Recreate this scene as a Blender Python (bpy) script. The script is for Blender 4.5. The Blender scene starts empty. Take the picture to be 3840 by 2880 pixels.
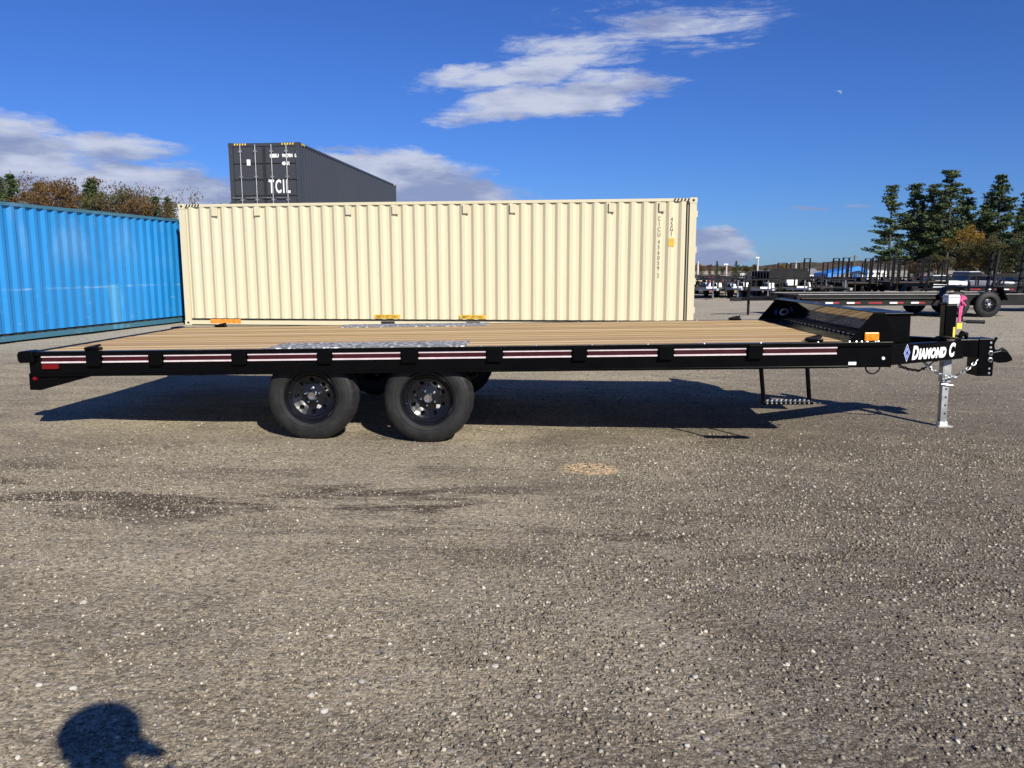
import bpy, bmesh, math, random
import numpy as np
from mathutils import Vector, Matrix, noise
R = math.radians
rnd = random.Random(7)
scene = bpy.context.scene
col = scene.collection

# ------------------------------------------------------------------ camera
FPX, PITCH, ROLL, CAMH = 2956.4, 0.147, 0.0026, 1.3423        # focal length in photo pixels (3840 wide)
cam = bpy.data.cameras.new('camera'); cam_o = bpy.data.objects.new('camera', cam); col.objects.link(cam_o)
cam.sensor_width = 36.0; cam.lens = 36.0 * FPX / 3840.0; cam.clip_start = 0.05; cam.clip_end = 6000
cam_o.location = (0, 0, CAMH)
cam_o.rotation_euler = (Matrix.Rotation(math.pi/2 - PITCH, 3, 'X') @ Matrix.Rotation(-ROLL, 3, 'Z')).to_euler()
scene.camera = cam_o
scene.render.resolution_x, scene.render.resolution_y = 1024, 768

def ray(px, py):
    a, b = px - 1920.0, py - 1440.0
    c, s = math.cos(-ROLL), math.sin(-ROLL)
    a, b = a*c - b*s, a*s + b*c
    X, U = a/FPX, -b/FPX
    return Vector((X, math.cos(PITCH) + U*math.sin(PITCH), -math.sin(PITCH) + U*math.cos(PITCH)))
def at(px, py, Y):
    d = ray(px, py); t = Y/d.y
    return Vector((0, 0, CAMH)) + d*t
def az_el(px, py):
    d = ray(px, py).normalized()
    return math.degrees(math.atan2(d.x, d.y)), math.degrees(math.asin(d.z))

# ------------------------------------------------------------------ light
SUN_AZ, SUN_EL = R(27), R(31.5)            # sun behind the camera, to the right
sv = Vector((math.sin(SUN_AZ)*math.cos(SUN_EL), -math.cos(SUN_AZ)*math.cos(SUN_EL), math.sin(SUN_EL)))
sl = bpy.data.lights.new('sun', 'SUN'); sl.energy = 5.0; sl.angle = R(0.53); sl.color = (1.0, 0.94, 0.82)
so = bpy.data.objects.new('sun', sl); col.objects.link(so)
so.rotation_euler = sv.to_track_quat('Z', 'Y').to_euler(); so.location = (0, 0, 30)
vs = scene.view_settings
vs.view_transform = 'Standard'; vs.look = 'None'; vs.exposure = 0.4; vs.gamma = 1.0; vs.use_curve_mapping = False
SKY = 0.056

class NT:
    """small helper to write node trees"""
    def __init__(s, tree): s.t = tree; s.l = tree.links
    def n(s, typ, **kw):
        nd = s.t.nodes.new(typ)
        for k, v in kw.items(): setattr(nd, k, v)
        return nd
    def put(s, sock, v):
        if v is None: return
        if isinstance(v, bpy.types.NodeSocket): s.l.new(v, sock)
        elif isinstance(v, (int, float)):
            try: sock.default_value = v
            except TypeError: sock.default_value = [v]*len(sock.default_value)
        else:
            v = tuple(v)
            if len(v) == 3 and len(sock.default_value) == 4: v = v + (1.0,)
            sock.default_value = v
    def m(s, op, a, b=None, c=None, clamp=False):
        nd = s.n('ShaderNodeMath', operation=op, use_clamp=clamp)
        s.put(nd.inputs[0], a); s.put(nd.inputs[1], b); s.put(nd.inputs[2], c)
        return nd.outputs[0]
    def xyz(s, x, y, z=0.0):
        nd = s.n('ShaderNodeCombineXYZ'); s.put(nd.inputs[0], x); s.put(nd.inputs[1], y); s.put(nd.inputs[2], z)
        return nd.outputs[0]
    def sep(s, v):
        nd = s.n('ShaderNodeSeparateXYZ'); s.put(nd.inputs[0], v); return nd.outputs
    def noise(s, vec, scale, detail=4, rough=0.55, dist=0.0, out=0):
        nd = s.n('ShaderNodeTexNoise'); s.put(nd.inputs['Vector'], vec)
        s.put(nd.inputs['Scale'], scale); s.put(nd.inputs['Detail'], detail); s.put(nd.inputs['Roughness'], rough); s.put(nd.inputs['Distortion'], dist)
        return nd.outputs[out]
    def voro(s, vec, scale, out='Color', feature='F1', rand=1.0):
        nd = s.n('ShaderNodeTexVoronoi', feature=feature); s.put(nd.inputs['Vector'], vec); s.put(nd.inputs['Scale'], scale); s.put(nd.inputs['Randomness'], rand)
        return nd.outputs[out]
    def step(s, v, a, b, lo=0.0, hi=1.0):
        nd = s.n('ShaderNodeMapRange', interpolation_type='SMOOTHSTEP')
        s.put(nd.inputs[0], v); s.put(nd.inputs[1], a); s.put(nd.inputs[2], b); s.put(nd.inputs[3], lo); s.put(nd.inputs[4], hi)
        return nd.outputs[0]
    def mix(s, f, a, b, mode='MIX'):
        nd = s.n('ShaderNodeMix', data_type='RGBA', blend_type=mode)
        s.put(nd.inputs[0], f); s.put(nd.inputs[6], a); s.put(nd.inputs[7], b)
        return nd.outputs[2]
    def ramp(s, f, stops):
        nd = s.n('ShaderNodeValToRGB'); el = nd.color_ramp.elements
        while len(el) < len(stops): el.new(0.5)
        for e, (p, c) in zip(el, stops): e.position = p; e.color = tuple(c) + (1.0,) if len(c) == 3 else c
        s.put(nd.inputs[0], f); return nd.outputs[0]
    def mapv(s, vec, scale=(1, 1, 1), loc=(0, 0, 0), rot=(0, 0, 0)):
        nd = s.n('ShaderNodeMapping'); s.put(nd.inputs[0], vec); nd.inputs[1].default_value = loc; nd.inputs[2].default_value = rot; nd.inputs[3].default_value = scale
        return nd.outputs[0]

world = bpy.data.worlds.new('World'); scene.world = world; world.use_nodes = True
wt = world.node_tree; wt.nodes.clear(); W = NT(wt)
sky = W.n('ShaderNodeTexSky', sky_type='NISHITA'); sky.sun_disc = False
sky.sun_elevation = SUN_EL; sky.sun_rotation = math.pi - SUN_AZ
sky.altitude = 100; sky.air_density = 1.0; sky.dust_density = 0.1; sky.ozone_density = 2.5
hs = W.n('ShaderNodeMix', data_type='RGBA', blend_type='MULTIPLY'); hs.inputs[0].default_value = 1.0; W.put(hs.inputs[6], sky.outputs[0]); hs.inputs[7].default_value = (0.36, 0.66, 1.38, 1)   # camera white balance
d = W.n('ShaderNodeTexCoord').outputs['Generated']
dx, dy, dz = W.sep(d)
A = W.m('MULTIPLY', W.m('ARCTAN2', dx, dy), 57.2958); Ee = W.m('MULTIPLY', W.m('ARCSINE', dz), 57.2958)
AE = W.xyz(A, Ee, 0)
warp = W.noise(W.mapv(AE, (0.18, 0.4, 1)), 1.0, 5, 0.6, out=1)
wx, wy, _ = W.sep(warp)
A2 = W.m('ADD', A, W.m('MULTIPLY', W.m('SUBTRACT', wx, 0.5), 6.0)); E2 = W.m('ADD', Ee, W.m('MULTIPLY', W.m('SUBTRACT', wy, 0.5), 2.4))
def cloud(pa, pb, half, dens, flat=1.0):
    (a0, e0), (a1, e1) = az_el(*pa), az_el(*pb)
    ca, ce = (a0+a1)/2, (e0+e1)/2; L = math.hypot(a1-a0, e1-e0)/2; th = math.atan2(e1-e0, a1-a0)
    u = W.m('SUBTRACT', A2, ca); v = W.m('SUBTRACT', E2, ce)
    c, s = math.cos(th), math.sin(th)
    p = W.m('DIVIDE', W.m('ADD', W.m('MULTIPLY', u, c), W.m('MULTIPLY', v, s)), L)
    q = W.m('DIVIDE', W.m('SUBTRACT', W.m('MULTIPLY', v, c), W.m('MULTIPLY', u, s)), half*360/(2*math.pi)/FPX)
    r2 = W.m('ADD', W.m('MULTIPLY', p, p), W.m('MULTIPLY', q, q))
    return W.m('MULTIPLY', W.m('SUBTRACT', 1.0, r2, clamp=True), dens)
CL = [((1560, 430), (2660, 285), 85, 1.0), ((1680, 430), (2150, 395), 60, 0.85), ((1440, 312), (2480, 215), 60, 0.85), ((1800, 190), (2500, 185), 70, 0.52),
      ((1950, 100), (3100, 70), 95, 0.45), ((-900, 560), (420, 600), 200, 1.25), ((-800, 700), (1150, 770), 170, 1.5), ((100, 520), (760, 540), 60, 0.75),
      ((980, 600), (1880, 660), 95, 1.3), ((650, 680), (2100, 770), 105, 1.4), ((2480, 930), (2860, 940), 80, 1.5), ((2950, 800), (3110, 798), 14, 0.5),
      ((3170, 785), (3320, 755), 16, 0.5), ((3140, 350), (3165, 345), 14, 0.5)]
base = None
for c in CL:
    k = cloud(*c); base = k if base is None else W.m('MAXIMUM', base, k)
# the same kinds of cloud go on all round, outside the frame
far_mask = W.m('MULTIPLY', W.step(W.m('ABSOLUTE', A), 38, 50), W.step(Ee, 24, 3))
base = W.m('MAXIMUM', base, W.m('MULTIPLY', W.m('MULTIPLY', W.step(W.noise(W.mapv(AE, (0.05, 0.13, 1)), 1.0, 3), 0.48, 0.66), far_mask), 0.9))
fb = W.noise(W.mapv(AE, (0.12, 0.82, 1), rot=(0, 0, R(-8))), 1.0, 9, 0.66, 0.6)
fine = W.noise(W.mapv(AE, (0.5, 1.6, 1), rot=(0, 0, R(-8))), 1.0, 7, 0.7, 0.3)
den = W.m('ADD', W.m('MULTIPLY', base, 0.95), W.m('ADD', W.m('MULTIPLY', W.m('SUBTRACT', fb, 0.5), 1.5), W.m('MULTIPLY', W.m('SUBTRACT', fine, 0.5), 0.7)))
mask = W.m('MULTIPLY', W.m('MULTIPLY', W.step(den, 0.10, 0.72), W.step(base, 0.0, 0.18)), 0.94)
shade = W.step(W.m('ADD', W.noise(W.mapv(AE, (0.12, 0.45, 1), loc=(3, 1.2, 0)), 1.0, 5, 0.6), W.m('MULTIPLY', Ee, 0.008)), 0.40, 0.68)
ccol = W.mix(shade, (0.30, 0.36, 0.58), (0.66, 0.71, 0.86))
skyv = W.n('ShaderNodeVectorMath', operation='SCALE'); W.put(skyv.inputs[0], hs.outputs[2]); skyv.inputs['Scale'].default_value = 1.0
cs = W.n('ShaderNodeVectorMath', operation='SCALE'); W.put(cs.inputs[0], ccol); cs.inputs['Scale'].default_value = 1.0/SKY*0.68
tot = W.mix(mask, skyv.outputs[0], cs.outputs[0])
bg = W.n('ShaderNodeBackground'); W.put(bg.inputs[0], tot); bg.inputs[1].default_value = SKY
W.l.new(bg.outputs[0], W.n('ShaderNodeOutputWorld').inputs[0])

# ------------------------------------------------------------------ materials
MATS = {}
def mat(name, fn):
    m = bpy.data.materials.new(name); m.use_nodes = True; m.node_tree.nodes.clear()
    N = NT(m.node_tree); out = N.n('ShaderNodeOutputMaterial'); b = N.n('ShaderNodeBsdfPrincipled')
    N.l.new(b.outputs[0], out.inputs[0]); fn(N, b); MATS[name] = m; return m
def P(N, b, **kw):
    for k, v in kw.items():
        N.put(b.inputs[{'base': 'Base Color', 'rough': 'Roughness', 'metal': 'Metallic', 'coat': 'Coat Weight', 'crough': 'Coat Roughness', 'spec': 'Specular IOR Level', 'alpha': 'Alpha', 'normal': 'Normal', 'trans': 'Transmission Weight', 'sss': 'Subsurface Weight'}[k]], v)
def oc(N): return N.n('ShaderNodeTexCoord').outputs['Object']
def wp(N): return N.n('ShaderNodeNewGeometry').outputs['Position']
def scl(N, c, k):
    nd = N.n('ShaderNodeVectorMath', operation='SCALE'); N.put(nd.inputs[0], c); nd.inputs['Scale'].default_value = k; return nd.outputs[0]
def bump(N, h, strength=0.3, dist=0.01):
    nd = N.n('ShaderNodeBump'); N.put(nd.inputs['Height'], h); nd.inputs['Strength'].default_value = strength; nd.inputs['Distance'].default_value = dist
    return nd.outputs[0]
def simple(name, c, rough=0.5, metal=0.0, var=0.15, scale=6.0, coat=0.0, bmp=0.0, spec=0.5):
    def f(N, b):
        v = oc(N); n = N.noise(v, scale, 6, 0.65)
        k = N.step(n, 0.3, 0.7, 1-var, 1+var)
        vm = N.n('ShaderNodeVectorMath', operation='SCALE'); N.put(vm.inputs[0], c); N.put(vm.inputs['Scale'], k)
        P(N, b, base=vm.outputs[0], rough=N.step(n, 0.2, 0.8, rough*0.85, min(1, rough*1.15)), metal=metal, coat=coat, spec=spec)
        if bmp: P(N, b, normal=bump(N, N.noise(v, scale*8, 4), bmp, 0.004))
    return mat(name, f)
def black_paint(N, b):
    v = oc(N); n = N.noise(v, 4, 6, 0.6); dust = N.step(N.noise(v, 1.7, 7, 0.7), 0.5, 0.75)
    P(N, b, base=N.mix(N.m('MULTIPLY', dust, 0.12), (0.0022, 0.0023, 0.0028), (0.014, 0.013, 0.012)), rough=N.step(n, 0.3, 0.7, 0.2, 0.34), spec=0.08, normal=bump(N, N.noise(v, 60, 3), 0.04, 0.002))
mat('black_paint', black_paint)
simple('black_matt', (0.005, 0.005, 0.006), 0.6, var=0.3, spec=0.2)
simple('far_black', (0.009, 0.009, 0.010), 0.5, var=0.4, scale=2, spec=0.25)
def gloss_black(N, b):
    v = oc(N); P(N, b, base=(0.006, 0.006, 0.007), rough=0.05, spec=1.0, coat=1.0, crough=0.04, normal=bump(N, N.noise(v, 1.6, 2), 0.25, 0.02))
mat('gloss_black', gloss_black)
def rubber(N, b):
    v = oc(N); n = N.noise(v, 9, 6, 0.65)
    P(N, b, base=N.mix(N.step(n, 0.35, 0.7), (0.009, 0.0097, 0.011), (0.021, 0.0205, 0.020)), rough=0.6, spec=0.35, normal=bump(N, N.noise(v, 90, 3), 0.12, 0.002))
mat('rubber', rubber)
simple('rim_black', (0.006, 0.0063, 0.0085), 0.25, var=0.2, scale=8, coat=0.15, spec=0.35)
simple('chrome', (0.75, 0.75, 0.75), 0.16, 1.0, 0.06, 30)
simple('zinc', (0.55, 0.56, 0.57), 0.38, 1.0, 0.25, 14, bmp=0.1)
simple('galv', (0.36, 0.37, 0.38), 0.5, 0.7, 0.2, 10, bmp=0.15)
simple('white_paint', (0.80, 0.80, 0.78), 0.45, var=0.06)
simple('decal_white', (0.83, 0.83, 0.82), 0.4, var=0.03)
simple('decal_blue', (0.03, 0.09, 0.42), 0.4, var=0.05)
simple('sticker_grey', (0.42, 0.42, 0.41), 0.5, var=0.3, scale=60)
simple('tape_red', (0.035, 0.002, 0.005), 0.3, var=0.2)
simple('tape_white', (0.62, 0.53, 0.55), 0.35, var=0.12, scale=12)
simple('far_tape_red', (0.30, 0.02, 0.025), 0.4, var=0.2)
simple('lens_red', (0.13, 0.003, 0.005), 0.12, var=0.1)
simple('lens_amber', (0.80, 0.25, 0.015), 0.2, var=0.25, scale=30)
simple('ribbon_pink', (0.72, 0.10, 0.27), 0.7, var=0.15, scale=20)
simple('tag_yellow', (0.72, 0.62, 0.05), 0.6, var=0.1)
simple('orange_label', (0.66, 0.24, 0.03), 0.5, var=0.35, scale=14)
simple('yellow_label', (0.60, 0.38, 0.04), 0.5, var=0.15, scale=14)
simple('label_ink', (0.22, 0.12, 0.02), 0.6)
simple('ink_dark', (0.07, 0.065, 0.05), 0.6, var=0.3, scale=20)
simple('hazard_black', (0.015, 0.015, 0.015), 0.5)
simple('hazard_yellow', (0.75, 0.52, 0.05), 0.5)
def wood(N, b):
    v = oc(N); rn = N.n('ShaderNodeObjectInfo').outputs['Random']
    off = N.n('ShaderNodeVectorMath', operation='ADD'); N.put(off.inputs[0], v); N.put(off.inputs[1], N.xyz(N.m('MULTIPLY', rn, 31.0), N.m('MULTIPLY', rn, 17.0), 0))
    o = off.outputs[0]
    g = N.noise(N.mapv(o, (0.55, 14, 14)), 2.0, 7, 0.62, 0.8)
    g2 = N.noise(N.mapv(o, (1.2, 60, 60)), 2.0, 4, 0.6)
    c = N.ramp(g, [(0.28, (0.44, 0.27, 0.095)), (0.45, (0.70, 0.48, 0.19)), (0.60, (0.76, 0.56, 0.255)), (0.8, (0.60, 0.40, 0.165))])
    c = N.mix(N.step(g2, 0.35, 0.65, 0.0, 0.45), c, (0.36, 0.22, 0.10))
    c = N.mix(N.m('MULTIPLY', N.step(rn, 0.2, 0.9), 0.75), c, (0.46, 0.28, 0.12))
    rn2 = N.m('FRACT', N.m('MULTIPLY', rn, 7.3)); c = N.mix(N.step(rn2, 0.45, 0.9, 0.0, 0.6), c, (0.86, 0.66, 0.36))
    c = N.mix(N.step(N.noise(N.mapv(o, (0.32, 9, 1)), 1.0, 5, 0.65, 0.3), 0.46, 0.66, 0.0, 0.6), c, (0.40, 0.245, 0.105))
    kn = N.voro(N.mapv(o, (1.1, 3.2, 1)), 1.0, 'Distance')
    c = N.mix(N.step(kn, 0.05, 0.02, 0.0, 0.75), c, (0.16, 0.085, 0.035))
    greyed = N.step(N.noise(N.mapv(o, (0.5, 2.0, 1)), 1.0, 5), 0.5, 0.75, 0.0, 0.35)
    c = N.mix(greyed, c, (0.42, 0.34, 0.24))
    _, vy, _ = N.sep(v); c = N.mix(N.step(N.m('ABSOLUTE', N.m('SUBTRACT', vy, 0.089)), 0.060, 0.086, 0.0, 0.85), c, (0.16, 0.095, 0.045))
    P(N, b, base=scl(N, c, 1.0), rough=0.62, spec=0.3, normal=bump(N, g, 0.18, 0.004))
mat('wood', wood)
def tread(N, b):
    v = oc(N); a = N.mapv(v, (1, 1, 1), rot=(0, 0, R(45)))
    ch = N.voro(N.mapv(a, (1.0, 2.2, 1)), 32, 'Distance', rand=0.2)
    n = N.noise(v, 40, 5, 0.7)
    P(N, b, base=N.mix(N.step(N.voro(N.mapv(v, (0.8, 1.6, 1)), 30, 'Distance'), 0.25, 0.5), (0.86, 0.85, 0.82), (0.16, 0.16, 0.165)), rough=0.55, metal=0.05, normal=bump(N, ch, 0.9, 0.006))
mat('tread_plate', tread)
def container_paint(c, worn, streak, rough, hgt=2.6):
    def f(N, b):
        v = oc(N); sx, sy, sz = N.sep(v)
        n1 = N.noise(N.mapv(v, (0.35, 0.35, 0.35)), 1.0, 6, 0.6); n2 = N.noise(N.mapv(v, (5, 5, 0.35)), 1.0, 6, 0.65)
        n3 = N.noise(N.mapv(v, (1.2, 1.2, 3.0)), 2.2, 8, 0.72)
        cc = N.mix(N.step(n1, 0.3, 0.7, 0.0, worn), c, tuple(min(1, x*1.22 + 0.008) for x in c))
        cc = N.mix(N.step(n2, 0.42, 0.75, 0.0, streak), cc, tuple(x*0.72 for x in c))
        scuff = N.m('MULTIPLY', N.step(n3, 0.60, 0.70), N.step(sz, hgt*0.45, hgt*0.15))
        cc = N.mix(N.m('MULTIPLY', scuff, min(1, worn*1.6)), cc, tuple(0.5*x + 0.30 for x in c))
        if worn > 0.5:
            fade = N.noise(N.mapv(v, (0.9, 0.9, 0.5), loc=(2, 0, 1)), 1.0, 6, 0.6, 0.4); up = N.m('MULTIPLY', N.step(fade, 0.47, 0.62), N.step(sz, hgt*0.45, hgt*0.75))
            cc = N.mix(N.m('MULTIPLY', up, 0.30), cc, (0.20, 0.40, 0.66))
            patch = N.m('MULTIPLY', N.step(N.noise(N.mapv(v, (1.4, 1.4, 0.12), loc=(7, 0, 0)), 1.0, 5, 0.6), 0.56, 0.62), N.step(sz, hgt*0.40, hgt*0.37))
            cc = N.mix(N.m('MULTIPLY', patch, 0.55), cc, (0.12, 0.42, 0.68))
            ln = N.m('MULTIPLY', N.step(N.m('ABSOLUTE', N.m('SUBTRACT', sz, N.m('ADD', hgt*0.37, N.m('MULTIPLY', N.m('SUBTRACT', n1, 0.5), 0.12)))), 0.028, 0.006), N.step(n3, 0.42, 0.60))
            cc = N.mix(N.m('MULTIPLY', ln, 0.5), cc, (0.30, 0.50, 0.70))
        rust = N.m('MULTIPLY', N.step(N.noise(v, 5.0, 8, 0.75), 0.70, 0.76), N.step(sz, hgt*0.4, 0.0))
        cc = N.mix(N.m('MULTIPLY', rust, worn), cc, (0.16, 0.075, 0.03))
        P(N, b, base=scl(N, cc, 0.79), rough=N.step(n1, 0.3, 0.7, rough*0.85, rough*1.15), spec=0.4, normal=bump(N, N.noise(v, 2.2, 4), 0.25, 0.015))
    return f
mat('cream_paint', container_paint((0.70, 0.64, 0.45), 0.10, 0.12, 0.42, 2.9))
mat('blue_paint', container_paint((0.014, 0.235, 0.60), 0.6, 0.35, 0.40))
mat('blue_rail', container_paint((0.05, 0.18, 0.27), 0.6, 0.3, 0.45))
mat('grey_paint', container_paint((0.052, 0.056, 0.066), 0.2, 0.15, 0.40, 2.9))
simple('gasket', (0.01, 0.01, 0.012), 0.7)
simple('under_dark', (0.02, 0.018, 0.016), 0.9)
SAND = (0.543, 5.278)
def gravel(N, b):
    p = wp(N); px, py, pz = N.sep(p); q = N.xyz(px, py, 0)
    big = N.noise(N.mapv(q, (0.30, 0.75, 1), rot=(0, 0, R(-8))), 1.0, 6, 0.6, 0.5)
    mid = N.noise(q, 2.3, 6, 0.65)
    fine = N.noise(q, 34.0, 6, 0.72)
    cell = N.voro(q, 85.0, 'Color'); cr, cg, cb = N.sep(cell)
    cell2 = N.voro(q, 34.0, 'Color'); c2, _, _ = N.sep(cell2); dist2 = N.voro(q, 34.0, 'Distance')
    c = N.mix(N.step(big, 0.38, 0.62), (0.400, 0.342, 0.238), (0.300, 0.252, 0.178))
    c = N.mix(N.step(mid, 0.35, 0.7, 0.0, 0.7), c, (0.33, 0.285, 0.212))
    c = N.mix(N.step(N.m('SUBTRACT', px, N.m('MULTIPLY', N.m('SUBTRACT', py, 3.0), 0.35)), -0.9, 1.6, 0.0, 0.8), c, (0.205, 0.176, 0.140))
    blot = N.noise(N.mapv(q, (0.8, 1.7, 1), rot=(0, 0, R(-10)), loc=(4.1, 2.2, 0)), 1.0, 8, 0.70, 0.9)
    c = N.mix(N.step(blot, 0.50, 0.64, 0.0, 0.55), c, (0.175, 0.145, 0.108))
    c = N.mix(N.step(blot, 0.46, 0.36, 0.0, 0.45), c, (0.43, 0.37, 0.265))
    st2 = N.noise(N.mapv(q, (0.35, 5.5, 1), rot=(0, 0, R(9))), 1.0, 7, 0.70, 0.5)
    c = N.mix(N.step(st2, 0.55, 0.68, 0.0, 0.45), c, (0.15, 0.122, 0.092))
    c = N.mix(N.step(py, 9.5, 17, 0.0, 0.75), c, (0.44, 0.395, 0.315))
    # damp dark streaks and wheel tracks
    tr = N.noise(N.mapv(q, (0.7, 2.6, 1), rot=(0, 0, R(-12))), 1.0, 7, 0.68, 0.8)
    band = N.m('MULTIPLY', N.step(N.m('ABSOLUTE', N.m('SUBTRACT', py, N.m('ADD', 4.25, N.m('MULTIPLY', px, -0.13)))), 0.95, 0.15), N.step(px, 2.8, -0.2, 0.35, 1.0))
    c = N.mix(N.m('MULTIPLY', N.step(tr, 0.46, 0.60), N.m('ADD', N.m('MULTIPLY', band, 0.85), 0.22), clamp=True), c, (0.095, 0.074, 0.054))
    # pale sand spill
    sx = N.m('DIVIDE', N.m('SUBTRACT', px, SAND[0]), 0.20); sy = N.m('DIVIDE', N.m('SUBTRACT', py, SAND[1]), 0.17)
    sr = N.m('ADD', N.m('ADD', N.m('MULTIPLY', sx, sx), N.m('MULTIPLY', sy, sy)), N.m('MULTIPLY', N.m('SUBTRACT', mid, 0.5), 1.2))
    c = N.mix(N.step(sr, 1.2, 0.5, 0.0, 0.95), c, (0.74, 0.53, 0.29))
    k = N.m('MULTIPLY', N.step(fine, 0.28, 0.72, 0.62, 1.50), N.m('ADD', 0.68, N.m('MULTIPLY', cr, 0.86)))
    vm = N.n('ShaderNodeVectorMath', operation='SCALE'); N.put(vm.inputs[0], c); N.put(vm.inputs['Scale'], k)
    c = N.mix(N.step(cg, 0.90, 0.96, 0.0, 0.55), vm.outputs[0], (0.46, 0.43, 0.39))
    c = N.mix(N.m('MULTIPLY', N.step(c2, 0.88, 0.93), N.step(dist2, 0.5, 0.3, 0.0, 0.6)), c, (0.42, 0.39, 0.35))
    wq = N.n('ShaderNodeVectorMath', operation='ADD'); N.put(wq.inputs[0], q); N.put(wq.inputs[1], scl(N, N.noise(q, 45.0, 3, 0.6, out=1), 0.022))
    edge = N.voro(wq.outputs[0], 62.0, 'Distance', 'DISTANCE_TO_EDGE')
    crev_shade = N.m('MULTIPLY', N.step(edge, 0.16, 0.02), N.step(N.m('ADD', N.noise(q, 1.3, 4), N.m('MULTIPLY', px, 0.06)), 0.42, 0.66, 0.12, 0.85))
    crev_shade = N.m('MULTIPLY', crev_shade, N.step(py, 11, 6, 0.0, 0.85))
    c = N.mix(crev_shade, c, (0.035, 0.030, 0.026))  # shade in the gaps between stones, painted into the colour
    h = N.m('ADD', N.m('ADD', N.m('MULTIPLY', fine, 0.5), N.m('MULTIPLY', N.voro(q, 85.0, 'Distance'), -0.55)), N.m('ADD', N.m('MULTIPLY', N.step(c2, 0.6, 0.95), N.step(dist2, 0.6, 0.0, 0.0, 0.7)), N.m('ADD', N.m('MULTIPLY', mid, 1.6), N.m('MULTIPLY', N.noise(q, 11.0, 5, 0.65), 1.5))))
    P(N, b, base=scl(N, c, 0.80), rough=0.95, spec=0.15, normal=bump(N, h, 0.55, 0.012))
mat('gravel', gravel)
def stone(N, b):
    g = N.n('ShaderNodeNewGeometry'); rn = g.outputs['Random Per Island']
    c = N.ramp(rn, [(0.0, (0.085, 0.072, 0.058)), (0.35, (0.215, 0.182, 0.140)), (0.70, (0.34, 0.295, 0.225)), (0.92, (0.46, 0.41, 0.325)), (1.0, (0.72, 0.67, 0.56))])
    P(N, b, base=scl(N, c, 0.78), rough=0.85, spec=0.25, normal=bump(N, N.noise(g.outputs['Position'], 160, 4), 0.3, 0.003))
mat('stone', stone)
def pale_stone(N, b):
    rn = N.n('ShaderNodeObjectInfo').outputs['Random']; v = oc(N)
    c = N.mix(rn, (0.38, 0.35, 0.31), (0.66, 0.63, 0.57)); c = N.mix(N.step(N.noise(v, 50, 5), 0.45, 0.7, 0, 0.5), c, (0.26, 0.23, 0.2))
    P(N, b, base=scl(N, c, 0.82), rough=0.8, spec=0.3)
mat('pale_stone', pale_stone)
def leaf(name, c0, c1, c2):
    def f(N, b):
        g = N.n('ShaderNodeNewGeometry'); rn = g.outputs['Random Per Island']; n = N.noise(g.outputs['Position'], 0.5, 4)
        c = N.ramp(N.m('ADD', N.m('MULTIPLY', rn, 0.6), N.m('MULTIPLY', n, 0.4)), [(0.2, c0), (0.5, c1), (0.8, c2)])
        P(N, b, base=c, rough=0.75, spec=0.2)
    mat(name, f)
leaf('needles', (0.022, 0.040, 0.018), (0.050, 0.078, 0.032), (0.105, 0.130, 0.055))
leaf('needles_dry', (0.035, 0.045, 0.016), (0.07, 0.075, 0.028), (0.12, 0.10, 0.04))
leaf('leaves_brown', (0.045, 0.030, 0.016), (0.10, 0.060, 0.025), (0.16, 0.095, 0.035))
leaf('leaves_gold', (0.09, 0.06, 0.012), (0.19, 0.115, 0.02), (0.26, 0.16, 0.03))
leaf('leaves_olive', (0.04, 0.042, 0.018), (0.07, 0.07, 0.028), (0.11, 0.095, 0.035))
simple('bark', (0.055, 0.045, 0.038), 0.9, var=0.35, scale=3, bmp=0.4)
simple('bark_grey', (0.15, 0.135, 0.12), 0.9, var=0.3, scale=3)
def hill(N, b):
    p = wp(N); n = N.noise(p, 0.05, 6, 0.7); n2 = N.noise(p, 0.22, 5, 0.7)
    c = N.ramp(n, [(0.3, (0.055, 0.06, 0.045)), (0.5, (0.13, 0.105, 0.085)), (0.7, (0.17, 0.115, 0.075))])
    P(N, b, base=N.mix(N.step(n2, 0.4, 0.65, 0, 0.6), c, (0.05, 0.055, 0.04)), rough=1.0, spec=0.0, normal=bump(N, n2, 1.0, 4.0))
mat('hill', hill)
simple('wall_white', (0.74, 0.74, 0.72), 0.7, var=0.06, scale=0.4)
simple('roof_grey', (0.22, 0.235, 0.25), 0.5, var=0.15, scale=0.4)
simple('car_white', (0.72, 0.73, 0.74), 0.25, var=0.03, coat=0.5)
simple('car_silver', (0.42, 0.43, 0.45), 0.3, 0.3, 0.05, coat=0.5)
simple('car_red', (0.22, 0.02, 0.025), 0.3, var=0.05, coat=0.5)
simple('glass_dark', (0.015, 0.018, 0.022), 0.05, var=0.1)
simple('tarp_blue', (0.02, 0.19, 0.60), 0.5, var=0.2, scale=1.5)
simple('barrier_red', (0.55, 0.03, 0.02), 0.5, var=0.15)
simple('maroon', (0.13, 0.02, 0.03), 0.6, var=0.3)
simple('tan', (0.62, 0.52, 0.34), 0.6, var=0.15)
simple('pole_grey', (0.45, 0.44, 0.42), 0.6, var=0.15)
simple('pole_wood', (0.10, 0.075, 0.055), 0.9, var=0.3)
simple('deck_dark', (0.05, 0.038, 0.028), 0.85, var=0.4, scale=2)
simple('lumber', (0.24, 0.165, 0.10), 0.85, var=0.4, scale=2)
simple('cap_navy', (0.02, 0.03, 0.06), 0.8)
def clothes(N, b):
    v = oc(N); _, _, z = N.sep(v); n = N.noise(v, 30, 4)
    c = N.mix(N.step(z, 0.88, 0.90), (0.05, 0.07, 0.13), (0.07, 0.08, 0.07)); c = N.mix(N.step(z, 1.455, 1.465), c, (0.52, 0.31, 0.22))
    P(N, b, base=c, rough=0.8, normal=bump(N, n, 0.3, 0.004))
mat('clothes', clothes)
simple('phone_black', (0.01, 0.01, 0.012), 0.15)

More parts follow.
